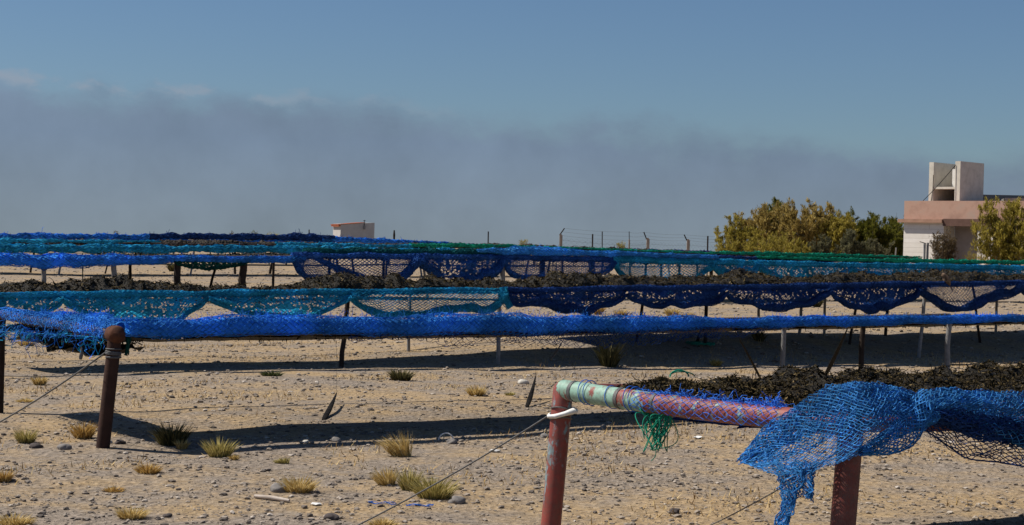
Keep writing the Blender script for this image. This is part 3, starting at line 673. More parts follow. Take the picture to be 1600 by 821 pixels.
# table 4
def net4():
    root = net_thing('thick royal blue net bundle lying along the fourth table above thick legs', T4, 200)
    mb = MB(); roll(mb, rail_seg(T4, -30, 475, -.06, 40), (.19, .17, .13, .09, .09, .10), .06, .007, 70, lump=.2, ell=.85, fuzz=120); mb.build('net_roll', M['royal'], root)
    root = net_thing('small green net loop hanging under the royal blue bundle', T4, 330)
    swag(root, rail_seg(T4, 270, 385, -.06), .12, 4, M['dkgreen'], .06, .007, 81, d0=.06, belly=.04)
    root = net_thing('dull sea green net strip behind the navy loops of the fourth table', T4, 620)
    mb = MB(); roll(mb, rail_seg(T4, 478, 790, .10, 30, .12), .10, .07, .008, 171, lump=.4); mb.build('net_roll', M['turqgreen'], root)
    root = net_thing('navy net in deep see through loops on the fourth table', T4, 700)
    mb = MB(); roll(mb, rail_seg(T4, 455, 960, .02, 40), .075, .06, .007, 72, lump=.4); mb.build('net_roll', M['midblue'], root)
    ties = [458, 652, 785, 957, 1112]; gs = ((.62, 2, .15), (.52, 7, .16), (.62, 2, .12))
    for i, (drop, dens, belly) in enumerate(gs):
        swag(root, rail_seg(T4, ties[i], ties[i + 1]), drop, dens, M['midblue'], .06, .0075, 90 + i * 7, belly=belly, d0=.04)
    # strands crossing from tie to tie
    mb = MB(); c = rail_seg(T4, 458, 650); a, b = c[2], c[8] - np.array([0, 0, .6]); roll(mb, [a, (a + b) / 2 - np.array([0, 0, .05]), b], (.06, .11, .08), .06, .007, 99); mb.build('net_fold', M['midblue'], root)
    root = net_thing('sky blue net heaped in a bright roll on top of the fourth table', T4, 900)
    mb = MB(); roll(mb, rail_seg(T4, 745, 1120, .17, 30), (.05, .15, .12, .10, .09, .08, .07), .06, .007, 75, lump=.3, ell=.75, fuzz=120); mb.build('net_roll', M['sky'], root)
    root = net_thing('turquoise blue net in loops along the right part of the fourth table', T4, 1300)
    mb = MB(); roll(mb, rail_seg(T4, 955, 1660, .03, 50), .075, .06, .007, 77, lump=.4); mb.build('net_roll', M['turq'], root)
    ties = [957, 1112, 1180, 1325, 1465, 1530, 1660]
    for i, (drop, dens, belly) in enumerate(((.50, 2, .12), (.25, 7, .12), (.30, 7, .12), (.32, 6, .12), (.25, 7, .12), (.24, 8, .1))):
        swag(root, rail_seg(T4, ties[i], ties[i + 1]), drop, dens, M['turq'], .06, .0078, 120 + i * 7, belly=belly, d0=.10)
    mb = MB(); c = rail_seg(T4, 129, 131)[0]; roll(mb, [c, c - np.array([0, 0, .55])], .10, .06, .007, 78); o = mb.build('hanging_net', M['dkgreen']); tag(o, 'dark green net bundle hanging beneath the fourth table between two grey legs', 'net')
    mb = MB(); c = rail_seg(T4, 903, 906)[0] + np.array([*RN * 1.0, 0]); roll(mb, [c, c - np.array([0, 0, .6])], .09, .06, .007, 79); o = mb.build('hanging_net', M['green']); tag(o, 'sea green net bundle hanging behind the see through navy loop', 'net')
net4()
def far_rolls():
    def r(label, T, x0, x1, rad, mat, dz=0.0, seed=0, ell=.8, cell=.12, sr=.016, lump=.5, fz=60, off=0):
        root = net_thing(label, T, (x0 + x1) / 2)
        mb = MB(); roll(mb, rail_seg(T, x0, x1, dz, 40, -.05 - off), rad, cell, sr, seed, lump=lump, ell=ell, fuzz=fz); mb.build('net_roll', M[mat], root)
        return root
    r('turquoise net roll with sagging folds on the fifth table left part', T5, -30, 560, (.21, .18, .17, .16), 'turq', -.04, 201)
    r('dull teal net roll continuing along the middle of the fifth table', T5, 560, 800, (.15, .13), 'turq', -.04, 202)
    r('deep blue thin net along the fifth table beyond the sky blue heap', T5, 800, 1180, .12, 'navy', -.05, 203)
    r('sea green net strip on the fifth table in front of the pink roofed building', T5, 1180, 1640, (.07, .10, .13, .13, .11), 'green', .02, 204)
    r('navy net hanging below the sea green strip of the fifth table', T5, 1100, 1640, (.10, .12, .12), 'navy', -.22, 214, off=.05)
    r('turquoise folded net at the beginning of the sixth table', T6, -30, 250, (.14, .09, .05), 'turq', .08, 205)
    r('teal net roll in the middle of the sixth table', T6, 430, 640, .12, 'turq', .0, 206)
    r('sea green net short length on the sixth table right of the white hut', T6, 640, 835, (.13, .11, .08), 'green', .06, 207)
    r('pale green net strip running along the sixth table below the concrete fence posts', T6, 850, 1110, (.06, .08, .07), 'green', .05, 208)
    r('long sea green net strip on the sixth table below the tall shrubs', T6, 1110, 1440, (.08, .13, .12, .10, .03), 'green', .08, 209)
    r('navy net under the long sea green strip of the sixth table', T6, 870, 1440, .13, 'navy', -.2, 215, off=.05)
    r('royal blue lumpy net heap on the farthest table at its beginning', T7, -30, 230, (.24, .22, .24, .2), 'royal', .04, 210, cell=.16, sr=.02)
    r('dark navy net heap on the farthest table before the white hut', T7, 225, 520, (.15, .22, .18, .22, .24), 'navy', .12, 211, cell=.16, sr=.02)
    r('royal blue net on the farthest table running past the white hut', T7, 500, 700, (.2, .2, .15, .10), 'royal', .02, 212, cell=.16, sr=.02)
    r('thin navy net along the farthest table by the concrete fence posts', T7, 690, 1110, (.08, .06, .10, .12, .10), 'navy', .0, 213, cell=.16, sr=.02)
    r('brown weedy net hanging along the sixth table left part', T6, -30, 640, (.16, .18, .15), 'weednet', -.14, 217, off=-.12, fz=0)
    r('brown weedy net hanging along the farthest table beside its dark end', T7, 640, 1110, (.14, .12, .1), 'weednet', -.18, 218, off=-.12, fz=0)
    mb = MB(); roll(mb, rail_seg(T7, -30, 520, -.20, 40, -.12), .16, .16, .02, 216, lump=.4); o = mb.build('drying_net', M['royal']); tag(o, 'royal blue hem of net hanging low along the farthest table', 'net', G2)
far_rolls()

# ---- table 1: the big bright blue net over the corner
def net1():
    root = thing('drying_net', 'big bright blue net thrown over the corner of the nearest table with a hanging tail', 'net', near1(.1), G2)
    dpt = lambda px: float(np.interp(px, [1150, 1215, 1330, 1440, 1600, 1720], [6.74, 6.56, 6.28, 6.58, 6.98, 7.30]))
    def curve(pts, doff):
        P = []
        for k, (x, y) in enumerate(pts):
            d = doff[k] if isinstance(doff, (list, tuple)) else doff
            P.append(at_depth(x, y, dpt(x) + d))
        return pf(np.array(P))
    def smooth(pts, n=40):
        pts = np.array(pts, float); d = np.r_[0, np.cumsum(np.hypot(*np.diff(pts, axis=0).T))]; s = np.linspace(0, d[-1], n)
        q = np.stack([np.interp(s, d, pts[:, k]) for k in range(2)], -1)
        for _ in range(3): q[1:-1] = .25 * q[:-2] + .5 * q[1:-1] + .25 * q[2:]
        return q
    top = smooth([(1157, 718), (1180, 690), (1213, 656), (1245, 632), (1285, 608), (1330, 598), (1375, 600), (1410, 610), (1437, 624)])
    bot = smooth([(1159, 722), (1185, 734), (1215, 742), (1260, 744), (1300, 728), (1335, 714), (1375, 697), (1410, 684), (1437, 668)])
    mid = .30 * top + .70 * bot; mid2 = .5 * top + .5 * bot
    mb = MB()
    for (T, B, nu, nv, dt, db, bl, am, sd, sr, dr) in (
            (top, bot, 80, 22, .05, -.05, .10, .02, 1, .0014, .01),      # outer face
            (top, mid, 76, 15, .06, .00, .07, .05, 2, .0014, .05),        # second fold
            (top, mid2, 82, 13, .07, .02, .05, .06, 3, .0014, .05),
            (top, mid2, 74, 13, .07, .10, .02, .05, 5, .0014, .05),       # back fold
            (top, mid2, 78, 12, .10, .22, -.04, .04, 4, .0014, .05)):     # sheet falling behind the rail
        G = sheet_pts(curve(T, dt), curve(B, db), nu, nv, bl, sd, am * .55); mb.net(G, sr * 1.35, jit=.0016, drop=dr)
    mb.build('draped_sheet', M['near_blue'], root)
    # gathered tail
    mb = MB()
    tl = smooth([(1205, 722), (1216, 748), (1222, 772), (1218, 798), (1213, 836)], 22); tr = smooth([(1262, 728), (1256, 752), (1246, 776), (1234, 800), (1222, 836)], 22)
    for q in range(4):
        G = sheet_pts(curve(tl, -.08 + .02 * q), curve(tr, -.06 + .02 * q), 24 + q, 7, .04 - .02 * q, 30 + q, .022); mb.net(G, .0020, jit=.002)
    sl_ = smooth([(1236, 720), (1246, 745), (1250, 762), (1256, 778)], 14); sr_ = smooth([(1272, 724), (1270, 748), (1266, 764), (1262, 780)], 14)
    for q in range(3): mb.net(sheet_pts(curve(sl_, -.06 + .02 * q), curve(sr_, -.05 + .02 * q), 15 + q, 6, .03, 36 + q, .02), .0019, jit=.002)
    mb.build('hanging_tail', M['near_blue'], root)
    # twisted fold by the corner
    mb = MB(); roll(mb, [at_depth(x, y, dpt(x) - .10) for x, y in ((1345, 706), (1380, 694), (1408, 680), (1426, 660), (1438, 638), (1448, 618))], (.02, .035, .045, .05, .04, .03), .024, .0022, 37, core=False, turns=2.2)
    mb.build('twisted_fold', M['near_blue'], root)
    # right half: bright upper fold and open skirt, its shade put in as navy colour
    t2 = smooth([(1425, 626), (1447, 610), (1472, 605), (1505, 609), (1555, 611), (1600, 613), (1720, 620)]); f2 = smooth([(1425, 648), (1447, 645), (1475, 644), (1510, 652), (1555, 668), (1600, 688), (1720, 715)])
    mb = MB()
    for q in range(3):
        G = sheet_pts(curve(t2, .03 + .03 * q), curve(f2, -.04 + .06 * q), 82 + q, 14, .07 - .03 * q, 40 + q, .014); mb.net(G, .0020, jit=.0018)
    roll(mb, [at_depth(x, y, dpt(x) - .06) for x, y in f2[4::4]], (.02, .03, .035, .03), .024, .0022, 45, core=False, turns=1.5)
    mb.build('upper_fold', M['near_blue'], root)
    s_t = smooth([(1428, 636), (1460, 634), (1505, 640), (1555, 650), (1600, 660), (1720, 690)]); s_b = smooth([(1430, 664), (1455, 678), (1485, 700), (1512, 719), (1550, 721), (1600, 729), (1720, 742)])
    s_m = .45 * s_t + .55 * s_b
    mb = MB()
    mb.net(sheet_pts(curve(s_t, -.06), curve(s_b, .04), 52, 14, .02, 50, .02), .0022, jit=.003)
    for q in range(4): mb.net(sheet_pts(curve(s_t, -.10 + .025 * q), curve(s_m, -.07 + .03 * q), 56, 9, .02, 51 + q, .02), .0027, jit=.004)
    mb.strands([at_depth(x, y, dpt(x) + .04) for x, y in s_b[:-1]], [at_depth(x, y, dpt(x) + .04) for x, y in s_b[1:]], .004)
    mb.build('open_skirt', M['navy'], root)
    # net wound round the red half of the end pipe
    mb = MB(); P = bar1(.30, .80); f = pf(P); u = np.linspace(0, 1, 40); Q = f(u); T, nn, uu = frames(Q); th = np.linspace(-.6, 3.9, 10)
    G = Q[:, None] + (.053 + .008 * n2(u[:, None] * 20, th[None], 3))[..., None] * (np.cos(th)[None, :, None] * nn[:, None] + np.sin(th)[None, :, None] * uu[:, None])
    mb.net(G, .0013, jit=.003)
    for _ in range(200):
        t = RNG.random() ** .6; b = f([t])[0] + np.array([0, 0, .05]); pts = [b]
        for _k in range(4): pts.append(pts[-1] + RNG.normal(size=3) * .011)
        mb.strands(pts[:-1], pts[1:], .0014)
    mb.build('wound_sheet', M['twine'], root)
net1()

# ------------------------------------------------------------------ small things tied to tables
def polyline(name, P, r, mat, label, cat, n=6, group=None, smooth=True):
    mb = MB(); mb.tube(P, r, n); o = mb.build(name, M[mat] if isinstance(mat, str) else mat, smooth=smooth); return tag(o, label, cat, group)
def sagline(a, b, sag, n=16):
    q = np.linspace(0, 1, n)[:, None]; P = np.array(a) * (1 - q) + np.array(b) * q; P[:, 2] -= sag * 4 * (q * (1 - q))[:, 0]; return P
def smalls():
    a = P1 + np.array([-.02, -.02, -.09]); b = on_ground(545, 828)
    polyline('guy_wire', sagline(a, b, .02), .0042, 'wire', 'grey guy wire running down from the mint painted pipe corner to the ground', 'guy wire')
    C = T2['pt'](0); polyline('guy_wire', sagline(C + np.array([-.03, -.03, -.10]), on_ground(-8, 664), .02), .006, 'wire', 'grey guy wire running down from the rusty brown post', 'guy wire')
    polyline('guy_wire', sagline(P2 + np.array([-.05, -.03, -.1]), on_ground(1085, 832), .02), .003, 'wire', 'thin grey guy wire behind the hanging blue net tail', 'guy wire')
    # white plastic tie round the near corner post
    b = EYEV + ray(860, 830) * (P1[1] - .02); k = (645 - 609) / (830 - 609); c = P1 * (1 - k) + b * k
    root = thing('plastic_tie', 'white plastic strip tied round the red corner post', 'plastic strip', c)
    a_ = np.linspace(0, 2 * math.pi, 26); mb = MB(); mb.tube(np.stack([c[0] + .056 * np.cos(a_), c[1] + .056 * np.sin(a_), c[2] + .018 * np.cos(a_ - .2)], -1), .010, 8); mb.build('loop', M['white'], root, True)
    mb = MB(); mb.tube([c + np.array([-.066, -.07, -.014]), c + np.array([-.03, -.075, -.012]), c + np.array([.02, -.075, .004]), c + np.array([.055, -.07, .016]), c + np.array([.072, -.066, .016])], (.009, .014, .016, .021, .015), 10, squash=.7); mb.build('strip', M['white'], root, True)
    # blue twine on the mint half
    for lab, t0, t1, turns in (('blue twine knotted in two loops round the mint pipe nearest its corner', .085, .125, 2), ('single blue twine turn round the middle of the mint pipe', .185, .215, 1), ('blue twine turns round the pipe beside the dark wire band', .262, .30, 2)):
        f = pf(bar1(t0, t1)); u = np.linspace(0, 1, 30 * turns); Q = f(u); th = u * 2 * np.pi * turns
        T, nn, uu = frames(Q); r = .051 + .01 * np.maximum(0, np.sin(th)) * (turns > 1)
        mb = MB(); mb.tube(Q + r[:, None] * (np.cos(th)[:, None] * nn + np.sin(th)[:, None] * uu), .0022, 5)
        tag(mb.build('twine', M['twine'], smooth=True), lab, 'twine', 'blue twine round the painted pipe')
    # green cord tangle
    mb = MB(); c0 = bar1(.315, .325)[0]; c1 = bar1(.42, .43)[0]
    for i in range(20):
        q = RNG.random(); st = c0 * (1 - q) + c1 * q + np.array([0, -.02, -.045]); L = RNG.uniform(.08, .17)
        en = c0 * .55 + c1 * .45 + np.array([RNG.normal() * .03, -.02 + RNG.normal() * .03, -.05 - L])
        w = np.linspace(0, 1, 12)[:, None]; P = st * (1 - w) + en * w + np.sin(w * np.pi) * RNG.normal(size=3) * .03
        mb.tube(P, .0023, 5)
        q2 = RNG.random(); st2 = c0 * (1 - q2) + c1 * q2 + np.array([0, -.02, -.05]); P = en * (1 - w) + st2 * w + np.sin(w * np.pi) * RNG.normal(size=3) * .03; mb.tube(P, .0023, 5)
    P = [c0 * .5 + c1 * .5 + np.array([0, -.02, -.17]), c0 * .6 + c1 * .4 + np.array([.01, -.02, -.23]), c0 * .5 + c1 * .5 + np.array([-.02, -.02, -.25])]; mb.tube(P, .002, 5)
    tag(mb.build('green_cord', M['greencord'], smooth=True), 'green cord tangle dangling under the painted pipe end', 'cord')
    # green scraps
    p = on_ground(1095, 541); mb = MB()
    for _ in range(26):
        w = np.linspace(0, 1, 8); a = RNG.uniform(0, 6.28); P = np.stack([p[0] + .16 * np.cos(a + w * 2) + RNG.normal() * .03, p[1] + .18 * np.sin(a + w * 2) + RNG.normal() * .03, p[2] + .02 + .03 * np.abs(np.sin(w * 5 + a))], -1); mb.tube(P, .006, 4)
    tag(mb.build('green_cord', M['greencord'], smooth=True), 'flat heap of green cord lying on the ground beyond the second table', 'cord')
    p = near1(1.25) + np.array([*(RN * 1.3), .14]); a = np.linspace(0, 3.3, 12); mb = MB()
    pp = far1(.75) + np.array([-.0, -.15, .08]); mb.tube(np.stack([pp[0] - .045 + .045 * np.cos(a), pp[1] + 0 * a, pp[2] + .03 * np.sin(a)], -1), .004, 5); mb.tube(np.stack([pp[0] - .03 + .06 * np.cos(a), pp[1] + .02 + 0 * a, pp[2] + .022 * np.sin(a)], -1), .003, 5)
    tag(mb.build('green_cord', M['greencord'], smooth=True), 'small green cord loop poking out of the nearest seaweed heap', 'cord')
    # pale tuft of cord ends on the rusty post
    c = C + np.array([.06, .03, .02]); mb = MB()
    mb2 = MB()
    for _ in range(40):
        d = RNG.normal(size=3); d /= np.linalg.norm(d); mb.tube([c, c + d * .02, c + d * .036 + RNG.normal(size=3) * .006], .003, 4)
    for _ in range(9):
        mb2.tube([c, c + np.array([.02, .0, -.06]) + RNG.normal(size=3) * .008, c + np.array([.012, .0, -.15]) + RNG.normal(size=3) * .008], .004, 4)
    root = thing('cord_knot', 'pale frayed knot with dark green ends behind the rusty post cap', 'knot', c)
    mb.build('frayed_end', mat_noise('pale_cord', [(.3, (.25, .30, .18)), (.7, (.45, .5, .36))], 30), root); mb2.build('hanging_end', M['dkgreen'], root)
    # black rubber strips hanging from the tables on a wire, lower end resting on the ground
    def strip(T, off, top, low, mat, label, w=.03, wire=True):
        w = w * .75
        a = on_line(top[0], top[1], T['A'], off); g = on_ground(low[0], low[1]) if low[2] == 'g' else on_line(low[0], low[1], T['A'], off)
        s = T['s_at'](top[0], off); at = T['pt'](s, off)
        root = thing('rubber_strip', label, 'strip', g); q = np.linspace(0, 1, 10)[:, None]; P = a * (1 - q) + g * q; P[:, 0] += .006 * np.sin(q[:, 0] * 3)
        mb = MB(); mb.tube(P, w * np.array([.2, .35, .5, .65, .8, .9, 1, 1, .95, .6]), 8, squash=.45); mb.build('strip', M[mat], root, True)
        if wire: mb = MB(); mb.tube([at, (at + a) / 2 + np.array([.01, 0, 0]), a], .0014, 5); mb.build('wire', M['wire'], root, True)
    strip(T2, 2.0, (526, 614), (505, 657, 'g'), 'blackstrip', 'tapering black strip standing at the far edge of the long table shadow', .032)
    strip(T2, 2.0, (837, 588), (823, 637, 'g'), 'blackstrip', 'tapering black strip beside the second table near the mint pipe corner', .03)
    strip(T2, .8, (1325, 512), (1287, 592, 'g'), 'blackstrip', 'long black strip slung diagonally below the blue roll between a grey and a dark leg', .035)
    strip(T2, .8, (1147, 515), (1190, 596, 'g'), 'blackstrip', 'thin black strip hanging from the blue roll and sloping toward the nearest seaweed', .02)
    strip(T2, .3, (880, 532), (860, 562, 'a'), 'greystrip', 'short grey strip with dark end dangling below the torn blue skirt', .016)
    strip(T3, .6, (1093, 515), (1089, 536, 'g'), 'blackstrip', 'short black strip above the flat green cord heap', .03)
    strip(T2, .6, (127, 541), (125, 562, 'a'), 'greystrip', 'small grey plastic scrap dangling by the guy wire of the rusty post', .018)
    # ground scraps
    a, b = on_ground(398, 779), on_ground(452, 786); polyline('stick', [a + [0, 0, .012], (a + b) / 2 + [0, 0, .016], b + [0, 0, .012]], (.010, .012, .009), mat_noise('bleached_wood', [(.3, (.35, .29, .24)), (.7, (.55, .48, .42))], 12), 'pale bleached stick lying on the gravel', 'stick', 8)
    for x, y, l in ((597, 788, 'blue twine scrap on the gravel left of the guy wire'), (656, 792, 'blue twine scrap on the gravel right of the guy wire')):
        mb = MB(); c = on_ground(x, y)
        for _ in range(3):
            w = np.linspace(-1, 1, 9); mb.tube(np.stack([c[0] + .075 * w, c[1] + RNG.normal() * .02 + .01 * np.sin(w * 6), c[2] + .008 + .006 * np.sin(w * 5 + RNG.random() * 6)], -1), .0016, 4)
        tag(mb.build('twine_scrap', M['twine'], smooth=True), l, 'twine')
    c = on_ground(697, 690); a = np.linspace(.2, 3.0, 12); mb = MB(); mb.tube(np.stack([c[0] + .055 * np.cos(a), c[1] + 0 * a, c[2] + .06 * np.sin(a)], -1), .005, 5); tag(mb.build('wire_curl', M['white'], smooth=True), 'pale curl of wire arching at the edge of the table shadow', 'wire')
    for x, y, s_, l in ((775, 707, .03, 'white plastic scrap lying right of the guy wire'), (494, 790, .022, 'small white scrap right of the bleached stick'), (1090, 686, .03, 'white scrap in the sun under the green cord')):
        c = on_ground(x, y); mb = MB(); v = OCT * np.array([s_ * 1.5, s_, s_ * .45]) * RNG.uniform(.75, 1.2, (10, 1)); mb.add(v + c + [0, 0, s_ * .3], OCTF); tag(mb.build('plastic_scrap', M['white']), l, 'scrap')
    # bird
    c = on_line(1479, 437, T3['A'], -.05); root_r = mat_noise('brown_plumage', [(.3, (.09, .055, .035)), (.7, (.22, .15, .10))], 25)
    mb = MB(); ax = np.array([-.35, 0, .94]); sd = np.array([.9, 0, .3])
    prof = [(-.20, .006), (-.16, .010), (-.11, .012), (-.085, .024), (-.05, .046), (-.01, .056), (.03, .050), (.05, .040), (.068, .036), (.088, .036), (.105, .026), (.114, .008), (.122, .004), (.135, .001)]
    P = np.array([c + np.array([-.52, -.1, .85]) * t if t < .06 else c + np.array([-.52, -.1, .85]) * .06 + np.array([-.85, -.2, .6]) * (t - .06) for t, _ in prof]); mb.tube(P, np.array([r for _, r in prof]) * 1.0, 12)
    bo = mb.build('bird', root_r, smooth=True); tag(bo, 'small brown bird perched on the navy net edge', 'bird')
    mb = MB(); q = c + np.array([-.01, -.045, .0]); mb.tube([q + np.array([-.03, 0, .05]), q, q + np.array([.05, .01, -.075])], (.012, .024, .004), 8, squash=.4); mb.build('wing', mat_noise('dark_wing', [(.3, (.05, .032, .02)), (.7, (.12, .08, .05))], 25), bo, True)
    mb = MB()
    for k in (-.012, .014):
        mb.tube([c + np.array([k + .01, -.01, -.02]), c + np.array([k, -.01, -.055])], .003, 5)
    mb.build('leg', M['darkleg'], bo, True)
smalls()

# ------------------------------------------------------------------ rocks and grass tufts
def rocks():
    dat = [(437, 768, .055, 'g', 'grey flat stone beside a straw tuft, the biggest stone near the bleached stick'), (168, 693, .028, 'w', 'pale rounded stone at the foot of the rusty post'), (187, 694, .032, 'd', 'dark brown stone at the foot of the rusty post'),
           (262, 808, .022, 'd', 'small dark stone right of the yellow tuft near the picture bottom'), (519, 812, .035, 'd', 'dark stone beside the lower end of the guy wire'), (478, 692, .024, 'w', 'white pebble at the edge of the table shadow'),
           (524, 690, .034, 'g', 'round grey stone at the edge of the table shadow'), (706, 693, .04, 'g', 'grey stone under the pale wire curl'), (1053, 802, .03, 'd', 'dark stone on the gravel below the green cord'), (817, 600, .05, 'w', 'pale boulder near the black strip and the mint pipe corner'),
           (851, 684, .035, 'g', 'pale green stone just left of the red corner post'), (714, 786, .04, 'g', 'bluish grey stone right of the largest straw tuft'), (56, 700, .035, 'd', 'dark stone at the left between two olive tufts'), (100, 702, .04, 'g', 'grey stone left of the orange straw tuft'), (1240, 741, .03, 'g', 'grey stone right of the post partly behind the open net')]
    mats = {'g': mat_noise('grey_rock', [(.3, (.13, .12, .115)), (.7, (.25, .23, .215))], 20), 'w': mat_noise('pale_rock', [(.3, (.38, .36, .32)), (.7, (.58, .55, .5))], 20), 'd': mat_noise('dark_rock', [(.3, (.045, .035, .034)), (.7, (.10, .085, .08))], 20)}
    import bmesh
    for x, y, s_, k, l in dat:
        c = on_ground(x, y); bm = bmesh.new(); bmesh.ops.create_icosphere(bm, subdivisions=3, radius=1)
        v = np.array([q.co[:] for q in bm.verts]); f = np.array([[q.index for q in p.verts] for p in bm.faces]); bm.free()
        o = RNG.normal(size=3) * 5; v = v * (1 + .5 * n2(v[:, :1] * 1.6 + o[0], v[:, 1:2] * 1.6 + v[:, 2:3] * 1.3 + o[1], 5) + .2 * n2(v[:, :1] * 4 + o[2], v[:, 2:3] * 4 + v[:, 1:2] * 3, 6))
        v = v * np.array([s_ * 1.25, s_, s_ * .62]); mb = MB(); mb.add(v @ rotz(RNG.uniform(0, 6)).T + c + [0, 0, s_ * .25], f); tag(mb.build('stone', mats[k], smooth=True), l, 'stone')
rocks()
TM = {'straw': mat_island('straw_grass', [(0, (.34, .22, .07)), (.5, (.56, .41, .15)), (1, (.70, .56, .28))], .8, .2, transl=.25),
      'orange': mat_island('orange_grass', [(0, (.28, .15, .04)), (.5, (.48, .30, .09)), (1, (.62, .46, .18))], .8, .2, transl=.25),
      'olive': mat_island('olive_grass', [(0, (.18, .15, .045)), (.5, (.38, .32, .10)), (1, (.58, .47, .19))], .8, .2, transl=.25),
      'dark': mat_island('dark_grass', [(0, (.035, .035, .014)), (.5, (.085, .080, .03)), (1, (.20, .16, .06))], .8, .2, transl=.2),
      'green': mat_island('green_grass', [(0, (.03, .045, .015)), (.5, (.07, .09, .03)), (1, (.13, .14, .05))], .8, .2, transl=.2)}
def tuft(x, y, wpx, hpx, kind, label, lean=0.0, n=None):
    c = on_ground(x, y); k = F / c[1]; w, h = wpx / k, hpx / k
    n = n or int(90 + wpx * 5); mb = MB()
    a = RNG.uniform(0, 6.283, n); rad = np.sqrt(RNG.random(n)) * w * .28
    p = np.stack([c[0] + np.cos(a) * rad, c[1] + np.sin(a) * rad * .7, 0 * a], -1); p[:, 2] = hg(p[:, 0], p[:, 1]) - .005
    L = h * RNG.uniform(.45, 1.15, n); sp = (rad / (w * .28)) * (w / max(h, .02)) * .40 + RNG.normal(size=n) * .18
    d = np.stack([np.cos(a) * sp + lean, np.sin(a) * sp, np.ones(n)], -1); d /= np.linalg.norm(d, axis=1)[:, None]
    m1 = p + d * L[:, None] * .55; d2 = d + np.stack([np.cos(a) * .35 + lean * .4, np.sin(a) * .35, -.15 + 0 * a], -1); d2 /= np.linalg.norm(d2, axis=1)[:, None]
    t = m1 + d2 * L[:, None] * .5
    sd = np.stack([RNG.normal(size=n), RNG.normal(size=n), 0 * a], -1); sd /= np.linalg.norm(sd, axis=1)[:, None]; bw = .0028 * max(1, c[1] / 9)
    V = np.stack([p - sd * bw, p + sd * bw, m1 - sd * bw * .8, m1 + sd * bw * .8, t], 1).reshape(-1, 3); i = (np.arange(n) * 5)[:, None]
    mb.add(V, i + np.array([[0, 1, 3, 2]])); mb.add(V, i + np.array([[2, 3, 4]]))
    tag(mb.build('grass_tuft', TM[kind], origin=c), label, 'grass tuft', 'grass tufts on the dry ground')
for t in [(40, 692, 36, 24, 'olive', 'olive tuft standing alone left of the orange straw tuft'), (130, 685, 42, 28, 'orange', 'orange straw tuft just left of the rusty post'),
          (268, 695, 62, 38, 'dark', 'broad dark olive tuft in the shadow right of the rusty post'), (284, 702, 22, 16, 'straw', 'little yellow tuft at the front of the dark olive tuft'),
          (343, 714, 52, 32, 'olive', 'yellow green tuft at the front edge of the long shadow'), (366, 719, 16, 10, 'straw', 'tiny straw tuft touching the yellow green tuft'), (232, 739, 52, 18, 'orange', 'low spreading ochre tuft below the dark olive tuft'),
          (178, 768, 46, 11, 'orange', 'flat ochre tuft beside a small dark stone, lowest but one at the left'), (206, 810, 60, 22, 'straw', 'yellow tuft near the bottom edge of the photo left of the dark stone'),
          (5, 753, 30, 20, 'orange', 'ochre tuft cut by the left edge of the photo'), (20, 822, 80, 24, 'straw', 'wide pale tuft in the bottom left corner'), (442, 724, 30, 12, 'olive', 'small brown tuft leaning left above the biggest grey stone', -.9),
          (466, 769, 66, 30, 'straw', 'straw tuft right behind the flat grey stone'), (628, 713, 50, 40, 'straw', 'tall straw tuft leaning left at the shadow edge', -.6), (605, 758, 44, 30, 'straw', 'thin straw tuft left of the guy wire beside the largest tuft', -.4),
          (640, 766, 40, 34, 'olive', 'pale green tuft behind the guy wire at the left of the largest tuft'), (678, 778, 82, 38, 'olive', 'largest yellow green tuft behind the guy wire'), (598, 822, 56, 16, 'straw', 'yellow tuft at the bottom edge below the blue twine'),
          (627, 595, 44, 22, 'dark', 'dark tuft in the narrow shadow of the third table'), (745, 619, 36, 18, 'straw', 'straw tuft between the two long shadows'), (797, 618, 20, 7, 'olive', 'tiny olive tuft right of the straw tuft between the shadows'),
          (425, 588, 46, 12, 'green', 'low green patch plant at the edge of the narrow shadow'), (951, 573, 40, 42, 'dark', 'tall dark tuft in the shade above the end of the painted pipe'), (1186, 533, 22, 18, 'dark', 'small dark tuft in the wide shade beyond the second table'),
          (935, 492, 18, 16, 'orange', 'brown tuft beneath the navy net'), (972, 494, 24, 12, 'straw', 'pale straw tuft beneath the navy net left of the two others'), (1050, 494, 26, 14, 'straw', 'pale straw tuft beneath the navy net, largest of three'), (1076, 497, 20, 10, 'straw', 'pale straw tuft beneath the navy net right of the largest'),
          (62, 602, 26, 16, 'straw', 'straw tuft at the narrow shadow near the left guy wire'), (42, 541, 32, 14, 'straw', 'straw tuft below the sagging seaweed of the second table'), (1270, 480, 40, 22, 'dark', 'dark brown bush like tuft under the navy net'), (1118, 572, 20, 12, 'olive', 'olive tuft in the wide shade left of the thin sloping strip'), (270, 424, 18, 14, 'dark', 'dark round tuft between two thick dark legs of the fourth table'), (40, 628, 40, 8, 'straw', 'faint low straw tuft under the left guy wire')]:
    tuft(*t)

# ------------------------------------------------------------------ shrubs
def shrub_mats(tag_, cols, twig=(.16, .13, .105)):
    return (mat_island(tag_ + '_leaf', cols,   .75, .2, transl=.55), mat_noise(tag_ + '_twig', [(.3, tuple(np.array(twig) * .6)), (.7, twig)], 12))
OLIVE = shrub_mats('olive', [(0, (.14, .115, .02)), (.35, (.30, .25, .04)), (.7, (.44, .36, .065)), (1, (.58, .47, .13))], (.26, .20, .16))
BROWN = shrub_mats('brown', [(0, (.16, .115, .03)), (.4, (.34, .25, .07)), (.75, (.46, .35, .11)), (1, (.58, .45, .19))], (.28, .21, .17))
GREEN = shrub_mats('green', [(0, (.05, .058, .010)), (.4, (.12, .125, .015)), (.75, (.20, .19, .026)), (1, (.29, .26, .05))], (.15, .12, .09))
SAGE = shrub_mats('sage', [(0, (.07, .07, .038)), (.5, (.15, .145, .08)), (1, (.23, .215, .12))], (.15, .12, .10))
